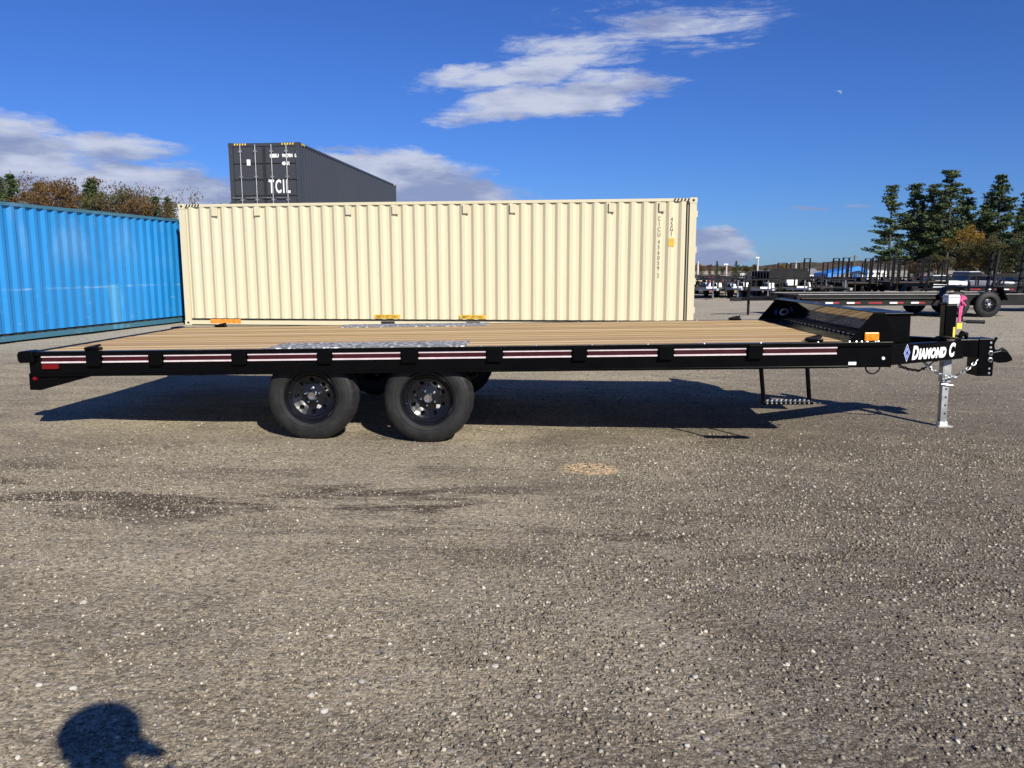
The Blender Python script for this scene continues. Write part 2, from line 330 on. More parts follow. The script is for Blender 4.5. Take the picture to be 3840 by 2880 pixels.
# ------------------------------------------------------------------ mesh helpers
class MB:
    def __init__(s): s.v = []; s.f = []
    def add(s, vs, fs):
        k = len(s.v); s.v += [tuple(v) for v in vs]; s.f += [tuple(i+k for i in f) for f in fs]; return s
    def box(s, x0, x1, y0, y1, z0, z1):
        return s.add([(x0, y0, z0), (x1, y0, z0), (x1, y1, z0), (x0, y1, z0), (x0, y0, z1), (x1, y0, z1), (x1, y1, z1), (x0, y1, z1)],
                     [(0, 3, 2, 1), (4, 5, 6, 7), (0, 1, 5, 4), (1, 2, 6, 5), (2, 3, 7, 6), (3, 0, 4, 7)])
    def prism(s, poly, fn0, fn1):
        """poly in 2-D, fn0/fn1 map (a, b) to the two end caps; poly counter-clockwise seen from cap 0"""
        n = len(poly); vs = [fn0(*p) for p in poly] + [fn1(*p) for p in poly]
        return s.add(vs, [tuple(range(n)), tuple(range(2*n-1, n-1, -1))] + [(i, n+i, n+(i+1) % n, (i+1) % n) for i in range(n)])
    def uz(s, poly, v0, v1): return s.prism(poly, lambda a, b: (a, v0, b), lambda a, b: (a, v1, b))
    def vz(s, poly, u0, u1): return s.prism(poly, lambda a, b: (u1, a, b), lambda a, b: (u0, a, b))
    def tube(s, pts, r, n=8, caps=True):
        pts = [Vector(p) for p in pts]; rs = r if isinstance(r, (list, tuple)) else [r]*len(pts)
        k = len(s.v); up = None
        for i, p in enumerate(pts):
            t = (pts[min(i+1, len(pts)-1)] - pts[max(i-1, 0)]).normalized()
            if up is None: up = t.orthogonal().normalized()
            up = (up - t*up.dot(t)); up = up.normalized() if up.length > 1e-6 else t.orthogonal().normalized()
            w = t.cross(up)
            for j in range(n):
                a = 2*math.pi*j/n; s.v.append(tuple(p + (up*math.cos(a) + w*math.sin(a))*rs[i]))
        for i in range(len(pts)-1):
            for j in range(n):
                a, b = k+i*n+j, k+i*n+(j+1) % n; s.f.append((a, b, b+n, a+n))
        if caps:
            s.f.append(tuple(k+j for j in range(n-1, -1, -1))); e = k+(len(pts)-1)*n; s.f.append(tuple(e+j for j in range(n)))
        return s
    def lathe(s, prof, n=32, axis='y', c=(0, 0, 0), mod=None, close=False):
        """prof: list of (along, radius) revolved about the axis"""
        k = len(s.v); m = len(prof)
        for j in range(n):
            a = 2*math.pi*j/n; ca, sa = math.cos(a), math.sin(a)
            for i, (h, r) in enumerate(prof):
                if mod: r = mod(i, j, r)
                if axis == 'y': s.v.append((c[0]+r*ca, c[1]+h, c[2]+r*sa))
                elif axis == 'z': s.v.append((c[0]+r*ca, c[1]+r*sa, c[2]+h))
                else: s.v.append((c[0]+h, c[1]+r*ca, c[2]+r*sa))
        for j in range(n):
            for i in range(m-1 if not close else m):
                a, b = k+j*m+i, k+j*m+(i+1) % m; c2, d2 = k+((j+1) % n)*m+(i+1) % m, k+((j+1) % n)*m+i
                s.f.append((a, b, c2, d2) if axis != 'z' else (a, d2, c2, b))
        return s
    def build(s, name, m, parent=None, smooth=False, bevel=0.0, loc=None, rot=None):
        me = bpy.data.meshes.new(name); me.from_pydata(s.v, [], s.f); me.validate()
        me.materials.append(MATS[m])
        bm = bmesh.new(); bm.from_mesh(me); bmesh.ops.recalc_face_normals(bm, faces=bm.faces); bm.to_mesh(me); bm.free()
        if smooth:
            me.polygons.foreach_set('use_smooth', [True]*len(me.polygons))
            try: me.set_sharp_from_angle(angle=R(38))
            except Exception: pass
        o = bpy.data.objects.new(name, me); col.objects.link(o)
        if parent: o.parent = parent
        if loc: o.location = loc
        if rot: o.rotation_euler = rot
        if bevel:
            bv = o.modifiers.new('bevel', 'BEVEL'); bv.width = bevel; bv.segments = 2; bv.limit_method = 'ANGLE'; bv.angle_limit = R(40)
        return o
def box(name, m, dims, parent=None, bevel=0.0, **kw): return MB().box(*dims).build(name, m, parent, bevel=bevel, **kw)
def tag(o, label=None, cat=None, group=None, kind=None):
    if label: o['label'] = label
    if cat: o['category'] = cat
    if group: o['group'] = group
    if kind: o['kind'] = kind
    return o
def thing(name, label, cat, loc=(0, 0, 0), rot=(0, 0, 0), group=None):
    o = bpy.data.objects.new(name, None); col.objects.link(o); o.location = loc; o.rotation_euler = rot; o.empty_display_size = 0.3
    return tag(o, label, cat, group)
def copy_tree(o, parent=None):
    c = o.copy(); col.objects.link(c); c.parent = parent
    for ch in list(o.children): copy_tree(ch, c)
    return c
def dup(o, parent=None, loc=None, rot=None):
    c = o.copy(); col.objects.link(c); c.parent = parent if parent else o.parent
    if loc is not None: c.location = loc
    if rot is not None: c.rotation_euler = rot
    return c
def text(name, s, size, m, parent, loc, rot, shear=0.0, bold=0.0, xs=1.0, align='LEFT', spacing=1.0):
    cu = bpy.data.curves.new(name, 'FONT'); cu.body = s; cu.size = size; cu.shear = shear; cu.offset = bold; cu.extrude = 0.0012; cu.align_x = align; cu.resolution_u = 3; cu.space_character = spacing
    t = bpy.data.objects.new(name, cu); col.objects.link(t)
    me = bpy.data.meshes.new_from_object(t.evaluated_get(bpy.context.evaluated_depsgraph_get())); bpy.data.objects.remove(t)
    me.materials.clear(); me.materials.append(MATS[m])
    o = bpy.data.objects.new(name, me); col.objects.link(o); o.parent = parent; o.location = loc; o.rotation_euler = rot; o.scale = (xs, 1, 1)
    return o
def sm(x, a, b):
    t = min(1, max(0, (x-a)/(b-a))); return t*t*(3-2*t)

# ------------------------------------------------------------------ ground
def gz(x, y):
    a = min(0.09, max(-0.17, 0.0396 - 0.0177*(x + 3.78)))
    b = -0.04 - 0.08*sm(x, 2, 6)
    t = sm(y, 9.5, 14)
    return a*(1-t) + b*t - 3.4*sm(y, 45, 140)
def axis(dense, far):
    lo, hi, st = dense; v = list(np.arange(lo, hi+1e-6, st)); k = st
    while v[-1] < far[1]: k *= 1.22; v.append(v[-1]+k)
    k = st
    while v[0] > far[0]: k *= 1.22; v.insert(0, v[0]-k)
    return v
gx, gy = axis((-9, 12, 0.16), (-2500, 2500)), axis((0.5, 15, 0.16), (-400, 2500))
verts = []
for y in gy:
    for x in gx:
        und = noise.noise(Vector((x*0.9, y*0.9, 0)))*0.012 + noise.noise(Vector((x*2.7, y*2.7, 5)))*0.007
        near = 1.0 if abs(x) < 40 and y < 60 else 0.0
        verts.append((x, y, gz(x, y) + und*near))
nx = len(gx)
faces = [(j*nx+i, j*nx+i+1, (j+1)*nx+i+1, (j+1)*nx+i) for j in range(len(gy)-1) for i in range(nx-1)]
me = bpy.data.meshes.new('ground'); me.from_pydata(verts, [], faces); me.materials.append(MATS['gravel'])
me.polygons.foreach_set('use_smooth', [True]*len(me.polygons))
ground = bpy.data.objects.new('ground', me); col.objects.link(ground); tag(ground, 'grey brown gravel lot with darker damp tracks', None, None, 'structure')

# loose gravel: many small stones, one object
rng = np.random.default_rng(3)
oct_v = np.array([(1, 0, 0), (-1, 0, 0), (0, 1, 0), (0, -1, 0), (0, 0, 1), (0, 0, -1)], float)
oct_f = np.array([(0, 2, 4), (2, 1, 4), (1, 3, 4), (3, 0, 4), (2, 0, 5), (1, 2, 5), (3, 1, 5), (0, 3, 5)])
def scatter(n, y0, y1, s0, s1, pw):
    y = y0 + (y1-y0)*rng.random(n)**pw; x = (rng.random(n)*2-1)*(0.78*y + 0.9)
    dn = np.array([noise.noise(Vector((a*0.55, b*0.55, 9))) + 0.6*noise.noise(Vector((a*1.9, b*1.9, 3))) for a, b in zip(x, y)])
    keep = rng.random(n) < np.clip(0.55 + dn*0.8 + 0.10*x, 0.10, 1)
    x, y = x[keep], y[keep]; n = len(x)
    s = s0 + (s1-s0)*rng.random(n)**3.2
    return x, y, s
xs, ys, ss = [np.concatenate(a) for a in zip(scatter(150000, 1.5, 6.0, 0.0026, 0.0105, 0.75), scatter(60000, 5.5, 13.0, 0.004, 0.012, 0.8), scatter(16000, 12.0, 26.0, 0.007, 0.018, 0.8))]
ex, ey, es = scatter(60000, 1.7, 6.5, 0.0035, 0.0125, 0.8); kk = ex - 0.35*(ey-3.0) > -0.5 + 0.6*rng.random(len(ex)); xs, ys, ss = np.concatenate([xs, ex[kk]]), np.concatenate([ys, ey[kk]]), np.concatenate([ss, es[kk]])
n = len(xs)
zs = np.array([gz(a, b) + noise.noise(Vector((a*0.9, b*0.9, 0)))*0.012 + noise.noise(Vector((a*2.7, b*2.7, 5)))*0.007 for a, b in zip(xs, ys)])
sc = ss[:, None]*(0.65 + 0.7*rng.random((n, 3))); sc[:, 2] *= 0.62
V = oct_v[None]*sc[:, None, :]*(0.75 + 0.5*rng.random((n, 6, 1)))
th = rng.random(n)*6.283; ti = (rng.random(n)-.5)*0.9
c, s = np.cos(ti)[:, None], np.sin(ti)[:, None]
V = np.stack([V[..., 0]*c - V[..., 2]*s, V[..., 1], V[..., 0]*s + V[..., 2]*c], -1)
c, s = np.cos(th)[:, None], np.sin(th)[:, None]
V = np.stack([V[..., 0]*c - V[..., 1]*s, V[..., 0]*s + V[..., 1]*c, V[..., 2]], -1)
V += np.stack([xs, ys, zs + ss*0.18], -1)[:, None, :]
F = (oct_f[None] + (np.arange(n)*6)[:, None, None]).reshape(-1, 3)
me = bpy.data.meshes.new('gravel'); me.vertices.add(n*6); me.vertices.foreach_set('co', V.reshape(-1).astype(np.float32))
me.loops.add(len(F)*3); me.loops.foreach_set('vertex_index', F.reshape(-1).astype(np.int32)); me.polygons.add(len(F))
me.polygons.foreach_set('loop_start', np.arange(len(F), dtype=np.int32)*3); me.update(calc_edges=True); me.materials.append(MATS['stone'])
gr = bpy.data.objects.new('gravel', me); col.objects.link(gr); tag(gr, 'loose small crushed stones strewn over the lot', 'gravel', None, 'stuff')

# larger pale stones one can pick out
def stone_mesh(k):
    bm = bmesh.new(); bmesh.ops.create_icosphere(bm, subdivisions=2, radius=1.0)
    for v in bm.verts:
        d = 1 + 0.28*noise.noise(v.co*1.3 + Vector((k*7, 0, 0))); v.co = Vector((v.co.x*d, v.co.y*d*0.78, v.co.z*d*0.55))
    me = bpy.data.meshes.new('stone'); bm.to_mesh(me); bm.free(); me.materials.append(MATS['pale_stone']); return me
sm_meshes = [stone_mesh(k) for k in range(5)]
STONES = [(1350, 2556, 17), (1160, 2608, 15), (1210, 2668, 18), (1235, 2384, 14), (1852, 2500, 15), (1812, 2452, 12), (1880, 2410, 13), (958, 2818, 15), (905, 2665, 12), (140, 2565, 13), (270, 2577, 15),
          (310, 2255, 12), (720, 1918, 10), (1860, 2500, 9), (2600, 2545, 14), (2400, 1965, 10), (2418, 2182, 11), (2518, 2364, 12), (2515, 2520, 11), (2640, 2775, 14), (2570, 2800, 12), (2085, 2285, 10), (2340, 1705, 9),
          (3345, 2258, 10), (3385, 2255, 10), (3280, 2560, 12), (3240, 2640, 11), (3050, 1832, 9), (2012, 2615, 16), (2010, 2745, 14), (2945, 2504, 13), (3620, 2500, 12), (2190, 2790, 11), (1300, 2640, 13), (590, 2340, 10), (1925, 2650, 11),
          (3790, 2230, 11), (2480, 2420, 10), (2300, 2660, 12), (3610, 2660, 10), (1245, 2740, 10), (60, 2830, 12)]
for k, (px, py, r) in enumerate(STONES):
    d0 = ray(px, py); p = Vector((0, 0, CAMH)) + d0*((gz(0, 3)-CAMH)/d0.z); z = gz(p.x, p.y); p = Vector((0, 0, CAMH)) + d0*((z-CAMH)/d0.z)
    o = bpy.data.objects.new('stone', sm_meshes[k % 5]); col.objects.link(o)
    rr = r*p.length/FPX; o.location = (p.x, p.y, z + rr*0.25 + noise.noise(Vector((p.x*0.9, p.y*0.9, 0)))*0.012); o.scale = (rr, rr, rr); o.rotation_euler = (0, 0, rnd.random()*6.28)
    tag(o, 'pale fist-sized or smaller stone lying loose on the gravel', 'stone', 'pale loose stones on the gravel')

# ------------------------------------------------------------------ shipping containers
def corrugated(L, H0, H1, pitch, depth, x0, x1):
    """profile points (x, y) of a trapezoid-corrugated wall, y = 0 outermost"""
    nn = max(2, round((x1-x0)/pitch)); p = (x1-x0)/nn; pts = [(x0, depth)]
    for i in range(nn):
        b = x0+i*p
        pts += [(b+p*0.13, depth), (b+p*0.37, 0.0), (b+p*0.63, 0.0), (b+p*0.87, depth)]
    pts.append((x1, depth)); return pts, p
def container(name, label, L, H, loc, yaw, paint, rail, door_end, group=None, pitch=0.278, gap=0.0125):
    t = thing(name, label, 'container', loc, (0, 0, yaw), group)
    Wd = 2.438; pw = 0.16; bz0, bz1 = 0.02, 0.165; tz = H-0.085
    # corner posts and castings
    for x in (0, L):
        for y in (0, Wd):
            a = x if x == 0 else L-pw; b = y if y == 0 else Wd-pw
            box('corner_post', paint, (a+0.006, a+pw-0.006, b+0.006, b+pw-0.006, 0.115, H-0.115), t)
            for z in (0, H-0.118):
                c = MB().box(a-0.002, a+pw+0.018-0.016, b-0.003, b+pw+0.0, z, z+0.118)
                cs_ = c.build('corner_casting', paint, t)
                yy = -0.0045 if y == 0 else Wd+0.0015
                h = MB().lathe([(0, 0.0), (0, 0.03), (0.003, 0.03), (0.003, 0.0)], 10, 'y', (a+pw/2, yy, z+0.059)); h.build('casting_hole', 'gasket', cs_)
    # bottom rails, top rails, end sills
    for y0, y1, yw in ((0.0, 0.05, 1), (Wd-0.05, Wd, -1)):
        box('bottom_rail', rail, (pw, L-pw, y0+0.004, y1-0.004, bz0, 0.118), t)
        box('rail_recess', rail, (pw, L-pw, y0+0.13 if y0 == 0 else y0-0.088, y0+0.138 if y0 == 0 else y0-0.08, 0.1185, bz1), t)
        box('top_rail', rail, (pw, L-pw, y0+0.002 if y0 == 0 else y0, y1 if y0 == 0 else y1-0.002, H-0.075, H-0.012), t)
    # corrugated side walls
    for side in (0, 1):
        pts, p = corrugated(L, 0, 0, pitch, 0.046, pw, L-pw)
        mb = MB(); n_ = len(pts)
        for x, y in pts:
            yy = 0.010+y if side == 0 else Wd-0.010-y
            mb.v.append((x, yy, bz1)); mb.v.append((x, yy, H-0.070))
        mb.f = [(2*i, 2*i+2, 2*i+3, 2*i+1) for i in range(n_-1)]
        sol = mb.build('side_wall', paint, t); s_ = sol.modifiers.new('s', 'SOLIDIFY'); s_.thickness = 0.002; s_.offset = 0
    # corrugated roof
    mb = MB(); x = pw; i = 0
    while x < L-pw-0.02:
        zz = H-0.012 if i % 2 == 0 else H-0.030
        x2 = min(L-pw, x+0.105)
        mb.add([(x, 0.03, zz), (x2, 0.03, zz), (x2, Wd-0.03, zz), (x, Wd-0.03, zz)], [(0, 1, 2, 3)])
        x = x2+0.034; i += 1
        if x < L-pw: 
            z2 = H-0.012 if i % 2 == 0 else H-0.030
            mb.add([(x2, 0.03, zz), (x, 0.03, z2), (x, Wd-0.03, z2), (x2, Wd-0.03, zz)], [(0, 1, 2, 3)])
    mb.build('roof', paint, t)
    box('floor', 'under_dark', (0.05, L-0.05, 0.05, Wd-0.05, 0.06, 0.15), t)
    # ends: corrugated wall one end, two doors the other
    for e in (0, 1):
        X = lambda d: d if e == 0 else L-d
        if (e == 0) != (door_end == 0):
            pts, p = corrugated(Wd, 0, 0, 0.25, 0.04, pw, Wd-pw); mb = MB()
            for y, dpt in pts: mb.v.append((X(0.02+dpt), y, bz1)); mb.v.append((X(0.02+dpt), y, H-0.10))
            mb.f = [(2*i, 2*i+2, 2*i+3, 2*i+1) for i in range(len(pts)-1)]
            mb.build('end_wall', paint, t)
            box('end_sill', rail, (min(X(0.01), X(0.09)), max(X(0.01), X(0.09)), pw, Wd-pw, 0.02, bz1), t)
            box('end_header', rail, (min(X(0.01), X(0.09)), max(X(0.01), X(0.09)), pw, Wd-pw, H-0.10, H-0.012), t)
        else:
            box('door_sill', rail, (min(X(0.0), X(0.10)), max(X(0.0), X(0.10)), pw, Wd-pw, 0.02, 0.155), t)
            box('door_header', rail, (min(X(0.0), X(0.10)), max(X(0.0), X(0.10)), pw, Wd-pw, H-0.115, H-0.012), t)
            for lf in (0, 1):
                ya, yb = (pw+0.01, Wd/2-0.012) if lf == 0 else (Wd/2+0.012, Wd-pw-0.01)
                mb = MB(); zs_ = [0.17, 0.62, 0.66, 0.80, 0.84]
                step_ = (H-0.13-0.17)/5; prof = []
                for k in range(5):
                    z0 = 0.17+k*step_; prof += [(z0, 0.02), (z0+step_-0.12, 0.02)]
                    if k < 4: prof += [(z0+step_-0.085, 0.056), (z0+step_-0.035, 0.056)]
                prof.append((H-0.13, 0.02))
                for z, dpt in prof: mb.v.append((X(0.01+dpt), ya, z)); mb.v.append((X(0.01+dpt), yb, z))
                mb.f = [(2*i, 2*i+1, 2*i+3, 2*i+2) for i in range(len(prof)-1)]
                dr = mb.build('door', paint, t); s_ = dr.modifiers.new('s', 'SOLIDIFY'); s_.thickness = 0.02; s_.offset = 0
                for k, yy in enumerate((ya+0.27*(yb-ya), ya+0.76*(yb-ya))):
                    rd = MB().tube([(X(-0.025), yy, 0.12), (X(-0.025), yy, H-0.06)], 0.017, 8).build('lock_rod', 'galv', dr)
                    for zz in (0.35, 1.05, H*0.62, H-0.28): box('rod_bracket', 'galv', (min(X(-0.045), X(0.012)), max(X(-0.045), X(0.012)), yy-0.05, yy+0.05, zz-0.03, zz+0.03), dr)
                    hz = 1.12
                    MB().tube([(X(-0.04), yy, hz), (X(-0.05), yy+(0.22 if k == 0 else 0.2), hz-0.01), (X(-0.03), yy+0.36, hz)], 0.014, 6).build('lock_handle', 'galv', dr)
                for zz in (0.4, 1.05, 1.75, H-0.35):
                    yh = 0.1 if lf == 0 else Wd-0.1
                    MB().tube([(X(-0.012), yh+(0.012 if lf == 0 else -0.012), zz-0.07), (X(-0.012), yh+(0.012 if lf == 0 else -0.012), zz+0.07)], 0.017, 8).build('hinge', paint, t)
            box('door_gasket', 'gasket', (min(X(-0.004), X(0.02)), max(X(-0.004), X(0.02)), Wd/2-0.045, Wd/2+0.045, 0.19, H-0.14), t)
    # yellow and black warning strips at the top corners
    for e in (0, 1):
        for k in range(5):
            x = pw+0.02+k*0.075 if e == 0 else L-pw-0.02-k*0.075-0.04
            MB().uz([(x, H-0.073), (x+0.037, H-0.073), (x+0.062, H-0.016), (x+0.025, H-0.016)], -0.0015, 0.003).build('hazard_stripe', 'hazard_black' if rail != 'grey_paint' else 'hazard_yellow', t)
    return t

cream = container('shipping_container', 'cream forty foot container standing behind the flatbed trailer', 12.192, 2.896, (-7.990, 19.3065, -0.034), -0.1176, 'cream_paint', 'cream_paint', 1)
for u in (0.86, 1.92, 4.157, 5.274, 6.931, 8.023, 10.257, 11.373):
    box('vent', 'cream_paint', (u-0.01, u+0.13, -0.040, 0.006, 2.60, 2.80), cream, bevel=0.006)
for k, ch in enumerate('CICU456059'):
    z = 2.40 - k*0.118 - (0.04 if k > 3 else 0)
    text('lettering', ch, 0.135, 'ink_dark', cream, (11.375, 0.004, z), (R(90), 0, 0), align='CENTER', xs=0.8)
text('lettering', '2', 0.135, 'ink_dark', cream, (11.375, 0.004, 1.14), (R(90), 0, 0), align='CENTER', xs=0.8)
for k, ch in enumerate('45G1'):
    text('lettering', ch, 0.135, 'ink_dark', cream, (11.650, 0.004, 2.38-k*0.105), (R(90), 0, 0), align='CENTER', xs=0.8)
box('yellow_plate', 'yellow_label', (11.59, 11.71, 0.002, 0.008, 1.83, 2.01), cream)
lo = box('orange_label', 'orange_label', (0.65, 1.43, -0.0005, 0.0035, 0.045, 0.150), cream)
for u in (4.76, 6.815):
    ll = box('lift_label', 'yellow_label', (u, u+0.62, 0.0035, 0.0085, 0.182, 0.275), cream)
    text('lettering', 'EMPTY LIFT ONLY', 0.082, 'label_ink', ll, (u+0.31, 0.002, 0.20), (R(90), 0, 0), align='CENTER', xs=0.80, bold=0.002)
for u in (4.92, 6.97): box('forklift_pocket', 'gasket', (u, u+0.33, -0.001, 0.04, 0.025, 0.115), cream)
box('door_seam', 'gasket', (11.972, 11.990, -0.001, 0.030, 0.17, 2.80), cream)

blue = container('shipping_container', 'faded blue older container with scuffed side and grey blue lower rail', 12.192, 2.591, (-10.26, 9.55, -0.020), math.atan2(0.985, 0.174), 'blue_paint', 'blue_rail', 0)
lowg = container('shipping_container', 'dark grey container underneath the raised grey one, behind the cream container', 13.716, 2.591, (-6.97, 26.8, -0.055), math.atan2(0.996, 0.0876), 'grey_paint', 'grey_paint', 0)
grey = container('shipping_container', 'dark grey container stacked high, doors facing the lot with white lettering', 13.716, 2.896, (-6.97, 26.8, 2.538), math.atan2(0.996, 0.0876), 'grey_paint', 'grey_paint', 0)
rr = (R(90), 0, R(-90))
text('lettering', 'BEIU', 0.15, 'decal_white', grey, (-0.001, 1.02, 2.42), rr, bold=0.008)
text('lettering', '942704', 0.15, 'decal_white', grey, (-0.001, 0.60, 2.42), rr, bold=0.008, xs=0.78)
text('lettering', '0', 0.15, 'decal_white', grey, (-0.001, 0.175, 2.42), rr, bold=0.008, xs=0.8)
text('lettering', '45G1', 0.15, 'decal_white', grey, (-0.001, 0.62, 2.17), rr, bold=0.008, xs=0.8)
text('lettering', 'TCIL', 0.60, 'decal_white', grey, (-0.001, 1.10, 1.28), rr, bold=0.014, xs=0.50, spacing=1.25)
box('notice_plate', 'decal_white', (0.004, 0.012, 1.70, 1.82, 2.17, 2.36), grey)
for yy in (0.2, 1.82):
    for k in range(5): box('hazard_stripe', 'hazard_yellow', (-0.004, 0.004, yy+k*0.09, yy+k*0.09+0.045, 2.82, 2.875), grey)

# ------------------------------------------------------------------ wheel
def wheel_parts(R0=0.352, hole_n=8):
    drum = MB().lathe([(0.105, 0.0), (0.105, 0.13), (0.20, 0.14), (0.20, 0.0)], 24, 'y').build('wheel', 'black_matt')
    # tyre: y = 0 is the outer sidewall plane, width 0.205
    prof = [(0.030, 0.196), (0.012, 0.212), (0.004, 0.235), (0.000, 0.268), (0.004, 0.298), (0.013, 0.322), (0.028, R0-0.014), (0.045, R0-0.004), (0.060, R0), (0.064, R0-0.008), (0.072, R0-0.008), (0.076, R0),
            (0.098, R0+0.001), (0.101, R0-0.008), (0.108, R0-0.008), (0.111, R0+0.001), (0.133, R0), (0.137, R0-0.008), (0.145, R0-0.008), (0.149, R0), (0.162, R0-0.004), (0.178, R0-0.014), (0.193, 0.322), (0.203, 0.29), (0.206, 0.25), (0.19, 0.2)]
    def mod(i, j, r):
        if i in (6, 7, 19+1, 20+1) and j % 3 == 0: return r-0.007
        if i in (8, 11, 12, 15, 16, 19) and j % 4 == 0: return r-0.005
        return r
    ty = MB().lathe(prof, 96, 'y', mod=mod)
    for rr_ in (0.225, 0.246, 0.305):                          # moulded rings on the sidewall
        h = 0.006 if rr_ < 0.24 else (0.001 if rr_ < 0.3 else 0.006)
        ty.lathe([(h+0.001, rr_-0.0022), (h-0.0022, rr_-0.0012), (h-0.0022, rr_+0.0012), (h+0.001, rr_+0.0022)], 64, 'y')
    ty = ty.build('tyre', 'rubber', drum, smooth=True)
    rim = MB().lathe([(0.030, 0.196), (0.012, 0.206), (0.006, 0.212), (0.002, 0.210), (0.004, 0.203), (0.014, 0.198), (0.024, 0.190), (0.042, 0.187), (0.048, 0.180), (0.056, 0.176), (0.058, 0.168), (0.050, 0.160)], 64, 'y')
    def dy_(r):                                                # disc profile
        if r > 0.15: return 0.050 + (0.16-r)*0.35
        if r > 0.10: return 0.0535 + (0.15-r)*0.70
        return 0.0885
    k = hole_n
    for i in range(k):                                         # disc with real hand holes, one sector at a time
        a0 = 2*math.pi*i/k; hw = math.pi/k; rc, hr = 0.128, 0.0175; m_ = 20
        inner, outer = [], []
        cx, cy = rc*math.cos(a0), rc*math.sin(a0)
        for j in range(m_):
            b = a0 + 2*math.pi*j/m_; ux, uy = math.cos(b), math.sin(b)
            inner.append((cx+hr*ux, cy+hr*uy)); tt = 0.5
            lo_, hi_ = 0.0, 0.2
            for _ in range(24):
                md = (lo_+hi_)/2; x, y = cx+md*ux, cy+md*uy; r = math.hypot(x, y); da = (math.atan2(y, x)-a0+math.pi) % (2*math.pi)-math.pi
                if 0.096 < r < 0.160 and abs(da) < hw: lo_ = md
                else: hi_ = md
            outer.append((cx+lo_*ux, cy+lo_*uy))
        vs_ = [(x, dy_(math.hypot(x, y)), y) for x, y in outer] + [(x, dy_(math.hypot(x, y)), y) for x, y in inner] + [(x, dy_(math.hypot(x, y))+0.008, y) for x, y in inner]
        rim.add(vs_, [(j, (j+1) % m_, m_+(j+1) % m_, m_+j) for j in range(m_)] + [(m_+j, m_+(j+1) % m_, 2*m_+(j+1) % m_, 2*m_+j) for j in range(m_)])
    rim.lathe([(dy_(0.0965), 0.0965), (0.0865, 0.085), (0.0855, 0.06), (0.080, 0.045), (0.080, 0.0)], 48, 'y')
    rim.build('rim', 'rim_black', drum, smooth=True)
    hub = MB().lathe([(0.082, 0.036), (0.040, 0.035), (0.034, 0.031), (0.034, 0.024), (0.040, 0.022), (0.042, 0.0)], 28, 'y').build('hub_cap', 'chrome', drum, smooth=True)
    for j in range(5):
        a = 2*math.pi*j/5 + 0.35
        MB().lathe([(0.087, 0.0125), (0.064, 0.011), (0.056, 0.008), (0.054, 0.0)], 6, 'y', (0.0585*math.cos(a), 0, 0.0585*math.sin(a))).build('lug_nut', 'chrome', drum)
    st = box('sticker', 'sticker_grey', (0.062, 0.092, 0.079, 0.081, -0.080, -0.050), drum); st.rotation_euler = (0, R(25), 0)
    MB().tube([(-0.165, 0.05, 0.03), (-0.165, 0.025, 0.03)], 0.004, 6).build('valve_stem', 'chrome', drum)
    return drum

# ------------------------------------------------------------------ the flatbed trailer
TP = 0.0138
tr = thing('flatbed_trailer', 'long black deck-over flatbed trailer with bare wooden plank deck', 'trailer', (-3.7809, 6.0956, 0.0), (0, -TP, -0.0428))
WD, HD = 2.59, 0.70
def gl(u): return 0.0396 - 0.0177*u - u*TP                     # ground level in trailer coordinates
# planks
pl_w = (WD-0.13)/13
pm = MB().box(0, 6.17, 0, pl_w-0.011, 0, 0.038)
p0 = pm.build('plank', 'wood', tr, bevel=0.003); p0.location = (0.112, 0.065, HD-0.038)
for k in range(1, 13): dup(p0, tr, (0.112 + rnd.uniform(-0.004, 0.004), 0.065+k*pl_w, HD-0.038 + rnd.uniform(-0.0025, 0.0015)), (rnd.uniform(-0.006, 0.006), 0, 0))
# side rails
STR = [(0.131, 0.484), (0.618, 0.978), (1.105, 1.631), (1.763, 2.297), (2.423, 2.942), (3.086, 3.594), (3.731, 4.243), (4.367, 4.888), (5.017, 5.547), (5.676, 6.211)]
for sd in (0, 1):
    f = (lambda a, b: (a, b)) if sd == 0 else (lambda a, b: (WD-b, WD-a))
    rail = MB(); rail.box(0.02, 6.62, *f(0.016, 0.060), 0.508, 0.688); rail.box(0.02, 6.62, *f(-0.004, 0.0605), 0.668, 0.6995); rail.box(0.02, 6.30, *f(-0.002, 0.058), 0.506, 0.524)
    rail = rail.build('side_rail', 'black_paint', tr, bevel=0.004)
    for a, b in zip(STR[:-1], STR[1:]):
        box('stake_pocket', 'black_paint', (a[1]+0.012, b[0]-0.012, *f(-0.020, 0.018), 0.585, 0.690), tr, bevel=0.004)
    if sd == 0:
        for a, b in STR:
            s_ = box('marker_strip', 'tape_red', (a, b, 0.010, 0.0158, 0.6225, 0.6545), tr)
            box('white_line', 'tape_white', (a-0.004, b+0.005, 0.006, 0.0150, 0.655, 0.6665), s_); box('white_line', 'tape_white', (a-0.006, b+0.002, 0.006, 0.0150, 0.610, 0.6220), s_)
    for i in range(16):
        u = 0.2+i*0.42
        MB().lathe([(0, 0.009), (0.005, 0.008), (0.006, 0)], 6, 'z', (u, f(0.03, 0.03)[0], 0.6995)).build('bolt', 'zinc', rail)
# main beams, cross members
for v in (0.62, WD-0.62):
    bm_ = MB(); bm_.box(0.15, 6.35, v-0.006, v+0.006, 0.445, 0.640); bm_.box(0.15, 6.35, v-0.05, v+0.05, 0.640, 0.655); bm_.box(0.15, 6.35, v-0.05, v+0.05, 0.430, 0.445)
    bm_.build('main_beam', 'black_paint', tr)
for k in range(16):
    u = 0.25+k*0.41
    if not (1.95 < u < 3.4): box('cross_member', 'black_paint', (u, u+0.045, 0.061, WD-0.061, 0.575, 0.655), tr)
